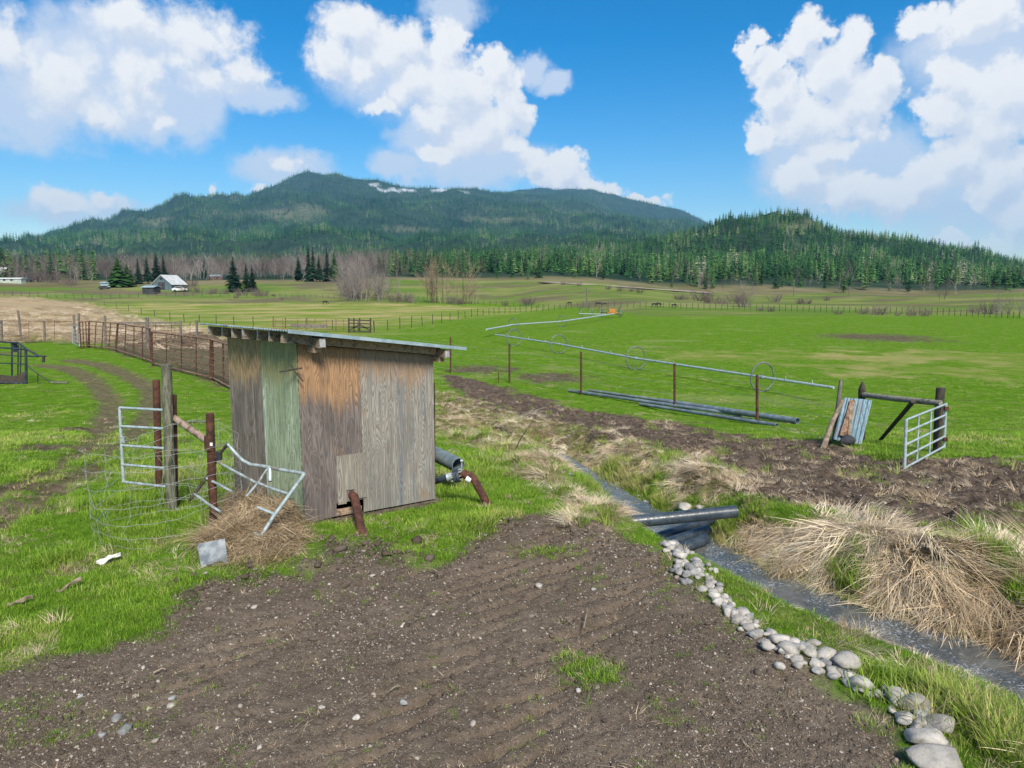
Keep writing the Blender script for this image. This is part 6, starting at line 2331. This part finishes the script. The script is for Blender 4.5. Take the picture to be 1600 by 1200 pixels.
forest("mountain_forest", 70000, 1900, 7600, -120, 1320, 21, CONS, 15, 27, "dense far conifer forest covering the mountain and its foothills", None, .44, .19)
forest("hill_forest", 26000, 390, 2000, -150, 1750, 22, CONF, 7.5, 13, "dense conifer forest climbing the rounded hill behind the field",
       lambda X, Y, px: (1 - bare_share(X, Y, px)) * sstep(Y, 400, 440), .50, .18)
forest("bare_woods", 5200, 380, 1250, -150, 1700, 23, BT, 11, 17, "leafless mauve grey woodland at the foot of the mountain",
       lambda X, Y, px: np.clip(bare_share(X, Y, px) + .09, 0, 1), .42, .18)


# --- single trees one can tell apart
def lone_mat(name, stops, inst_tint):
    m, k, b = new_mat(name, .85, 0, .05)
    r_ = k.n('ShaderNodeObjectInfo').outputs['Random']
    rp_ = k.n('ShaderNodeValToRGB')
    e = rp_.color_ramp.elements
    e[0].position, e[0].color = stops[0][0], col(*stops[0][1])
    e[1].position, e[1].color = stops[-1][0], col(*stops[-1][1])
    for p, c in stops[1:-1]:
        e.new(p).color = col(*c)
    k.put(rp_.inputs[0], r_)
    v = k.attr('shade').outputs['Fac']
    k.put(b.inputs['Base Color'], k.mix(1.0, rp_.outputs[0], k.comb(*[k.math('MULTIPLY_ADD', v, .9, .55)] * 3), 'MULTIPLY'))
    return m


LC = lone_mat('lone_conifer_needles', [(0, (.012, .036, .015)), (.35, (.026, .074, .022)), (.75, (.055, .125, .032)), (1, (.110, .165, .050))], 0)
LCD = lone_mat('dark_conifer_needles', [(0, (.008, .022, .014)), (1, (.018, .042, .022))], 0)
LCG = lone_mat('bright_conifer_needles', [(0, (.022, .060, .016)), (1, (.040, .090, .022))], 0)
LB = lone_mat('lone_bare_branches', [(0, (.130, .104, .096)), (.5, (.205, .170, .158)), (1, (.300, .270, .248))], 0)
LBT = lone_mat('tan_bare_branches', [(0, (.250, .185, .125)), (1, (.330, .260, .190))], 0)
LBP = lone_mat('mauve_brush', [(0, (.120, .090, .088)), (1, (.210, .165, .155))], 0)


def tree_mesh(name, data, mat):
    v_, f_, s_ = data
    me = mesh_from(name, v_, f_)
    a = me.attributes.new('shade', 'FLOAT', 'POINT')
    a.data.foreach_set('value', np.asarray(s_, np.float32))
    me.materials.append(mat)
    return me


def place(me, name, px, py, hpx, label, cat, group=None, wide=1.0, Y=None):
    if Y is None:
        q = field_at(px, py)
    else:
        x_ = (px - 800) / FPX * Y
        q = Vector((x_, Y, float(base_z(np.array([x_]), np.array([Y]))[0])))
    h = hpx / FPX * q.y
    o = bpy.data.objects.new(name, me)
    C.objects.link(o)
    o.location = q - Vector((0, 0, .1))
    o.rotation_euler = (0, 0, rng.uniform(0, 6.28))
    o.scale = (h * wide, h * wide, h)
    return tag(o, label, cat, group)


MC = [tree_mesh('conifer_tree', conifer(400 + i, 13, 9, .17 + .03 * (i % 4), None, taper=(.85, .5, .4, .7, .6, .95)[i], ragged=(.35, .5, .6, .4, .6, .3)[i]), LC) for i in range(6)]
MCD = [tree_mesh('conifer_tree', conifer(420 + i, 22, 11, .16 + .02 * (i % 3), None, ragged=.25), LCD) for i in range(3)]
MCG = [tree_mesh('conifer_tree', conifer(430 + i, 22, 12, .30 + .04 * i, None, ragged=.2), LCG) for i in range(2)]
MB_ = [tree_mesh('bare_tree', bare_tree(440 + i, None, stems=1 + (i % 3), twigs=3, levels=2, thick=.011), LB) for i in range(6)]
MBW = [tree_mesh('bare_tree', bare_tree(450 + i, None, spread=.5, stems=3, twigs=4, levels=2, thick=.012), LB) for i in range(3)]
MSH = [tree_mesh('bare_bush', bare_tree(460 + i, None, spread=1.25, stems=26, twigs=6, levels=1, up=.6, thick=.020), LBP) for i in range(4)]
MTAN = [tree_mesh('crown', bare_tree(470 + i, None, spread=.5, stems=3, twigs=5, levels=2, up=.9, thick=.011), LBT) for i in range(2)]

GC, GB, GSH = "conifers along the forest edge", "bare trees along the forest edge", "bare bushes along the far fences"
for (px, py, h, k_, wd, lab) in (
        (186, 449, 46, MCG[1], 1.0, "broad bright green conifer between the tin shed and the barn"),
        (200, 448, 36, MCG[0], 1.0, "lower broad green conifer touching the tall one by the tin shed"),
        (217, 444, 40, MCD[0], 1.0, "dark spruce left of the barn, first of the four behind it"),
        (231, 443, 42, MCD[1], 1.0, "dark spruce left of the barn, second of the four behind it"),
        (246, 442, 46, MCD[2], 1.0, "tallest dark spruce directly behind the barn gable"),
        (257, 442, 42, MCD[0], 1.0, "dark spruce behind the barn roof, last of the four"),
        (320, 433, 28, MCD[1], 1.0, "small dark spruce near the brown cabin"),
        (366, 456, 54, MCD[2], 1.15, "big dark spruce standing in front of the bare woods"),
        (386, 456, 44, MCD[0], 1.1, "dark spruce beside the big one in front of the bare woods"),
        (395, 455, 40, MCD[1], 1.0, "shortest dark spruce of the three before the bare woods"),
        (467, 440, 38, MCD[2], 1.0, "dark spruce standing left of the slim pair by the thicket"),
        (483, 440, 55, MCD[0], .75, "slim tall dark spruce, first of the slim pair"),
        (490, 440, 53, MCD[1], .75, "slim tall dark spruce, second of the slim pair"),
        (499, 440, 40, MCD[2], .8, "small slim spruce between the slim pair and the thicket"),
        (512, 440, 52, MCD[0], .9, "tall dark spruce next to the bare thicket"),
        (523, 440, 46, MCG[0], .6, "greener spruce touching the bare thicket"),
        (124, 430, 44, MC[1], 1.0, "mid green conifer behind the brush left of the tin shed"),
        (1318, 458, 28, MC[2], 1.1, "lone green conifer at the foot of the hill beside the poles")):
    place(k_, 'conifer_tree', px, py, h, lab, 'conifer tree', None, wd * 1.45)
# the edge of the forest, tree by tree
q = random.Random(77)
cnt = 0
while cnt < 270:
    right = cnt < 200
    px = q.uniform(610, 1640) if right else q.uniform(-60, 160)
    Y = q.uniform(345, 500) if right else q.uniform(360, 520)
    if right and px > 1200 and q.random() < .45 * min(1, (px - 1200) / 150):
        continue
    x_ = (px - 800) / FPX * Y
    zz = float(base_z(np.array([x_]), np.array([Y]))[0])
    h = (5 + 7 * q.random()) * (1.0 if right else 1.5)
    lab = ("green conifer in the closed forest edge above the far pasture" if right else "tall ragged conifer in the tree belt behind the hay land")
    o = place(MC[q.randrange(6)], 'conifer_tree', px, 0, h / Y * FPX, lab, 'conifer tree', GC if right else "conifers behind the hay land", q.uniform(.95, 1.35), Y=Y)
    cnt += 1
for i in range(150):
    if i < 105:
        px, Y, h = q.uniform(-60, 640), q.uniform(330, 430), q.uniform(8, 14)
        lab, g_ = "leafless mauve tree in the bare belt behind the left pasture", "bare trees behind the pasture"
    else:
        px, Y, h = q.uniform(1080, 1660), q.uniform(325, 400), q.uniform(6, 11)
        lab, g_ = "leafless grey tree standing before the conifers of the hill", "bare trees before the hill forest"
    place(MB_[q.randrange(6)], 'bare_tree', px, 0, h / Y * FPX, lab, 'bare tree', g_, q.uniform(.9, 1.3), Y=Y)
# the bare thicket in the middle of the pasture
for i in range(34):
    px = q.gauss(570, 20)
    px = min(max(px, 528), 616)
    py = q.uniform(462, 471)
    h = q.uniform(50, 82) * (1 - .35 * abs(px - 565) / 50)
    place(MBW[q.randrange(3)], 'bare_tree', px, py, h, "tall leafless tree in the dense mauve thicket on the pasture", 'bare tree', "bare trees of the thicket", q.uniform(.7, 1.0))


def cottonwood(px, py, h, lab, k_, wide=.8):
    p = field_at(px, py)
    e = empty('bare_tree', p, lab, 'bare tree', 'bare cottonwoods on the pasture')
    H = h / FPX * p.y
    MB().tube([p - Vector((0, 0, .2)), p + Vector((0, 0, H * .5))], H * .011, 6, r2=H * .007).build('trunk', LBT, e)
    o = bpy.data.objects.new('crown', MTAN[k_])
    C.objects.link(o)
    o.parent = e
    o.scale = (H * wide, H * wide, H)
    o.rotation_euler = (0, 0, rng.uniform(0, 6))


cottonwood(675, 473, 84, "tall tan leafless cottonwood, leftmost trunk of the open clump", 0)
cottonwood(683, 473, 92, "tallest tan leafless cottonwood in the open clump", 1)
cottonwood(692, 474, 84, "tan leafless cottonwood at the right of the open clump", 0)
cottonwood(668, 473, 56, "thin leafless cottonwood beside the open clump", 1, .6)
cottonwood(724, 475, 96, "lone tan leafless cottonwood right of the open clump", 0, .9)
cottonwood(734, 475, 46, "small leaning leafless tree beside the lone cottonwood", 1, .9)
cottonwood(742, 475, 40, "short leafless tree right of the lone cottonwood", 0, .8)

BUSH = [(614, 472, 22), (632, 472, 24), (645, 473, 16), (704, 475, 20), (716, 476, 16), (825, 477, 20), (790, 478, 12), (1162, 480, 30), (1210, 472, 18), (1095, 470, 24), (1110, 474, 20), (1130, 475, 20), (1150, 474, 24),
        (1168, 471, 46), (1060, 468, 12), (1070, 469, 12), (1250, 475, 14), (1261, 475, 13), (1292, 470, 12), (1310, 491, 10), (1347, 491, 14), (1371, 492, 22), (1403, 493, 10), (1425, 494, 22), (1444, 494, 20),
        (1524, 489, 20), (1190, 486, 10), (1205, 487, 12), (1580, 497, 44), (1560, 497, 38), (1598, 496, 46), (1570, 492, 50), (1472, 470, 40), (1545, 490, 30),
        (60, 441, 30), (80, 442, 26), (100, 444, 20), (110, 446, 16), (45, 440, 20), (290, 456, 16), (310, 457, 14), (330, 459, 14), (350, 459, 12), (400, 462, 18), (410, 463, 16), (378, 462, 16), (300, 448, 18), (270, 444, 16),
        (440, 468, 8), (370, 466, 8), (1000, 458, 10), (950, 452, 10), (970, 455, 12), (985, 456, 14), (880, 445, 8), (905, 447, 8)]
for (px, py, h) in BUSH:
    tall_ = h >= 36
    if tall_:
        place(MBW[rng.randrange(3)], 'bare_tree', px, py, h, "tall leafless mauve tree rising from the brush at the far field edge", 'bare tree', "tall bare trees at the far field edge", rng.uniform(.8, 1.1))
        continue
    place(MSH[rng.randrange(4)], 'bare_bush', px, py, h, "leafless mauve brown bush standing on the far pasture", 'bush', GSH, rng.uniform(.6, .95) * (1.0 if h < 30 else .85))


# ------------------------------------------------------------------ the air: thin blue haze round everything
top = float(max(HZ.max(), 100.0)) + 60.0
low = float(min(GZ.min(), HZ.min())) - 1.0
hz = MB().box((-9200, -9200, low), (18400, 0, 0), (0, 18400, 0), (0, 0, top - low))
hm = bpy.data.materials.new('haze')
hm.use_nodes = True
hm.node_tree.nodes.clear()
k = NT(hm.node_tree)
pv = k.n('ShaderNodeVolumePrincipled')
pv.inputs['Color'].default_value = (.28, .64, 1.0, 1)
pv.inputs['Density'].default_value = HAZE
k.put(k.n('ShaderNodeOutputMaterial').inputs['Volume'], pv.outputs[0])
ho = hz.build('haze', hm)
tag(ho, "thin blue haze hanging in the air before the far mountain", "haze", None, 'stuff')
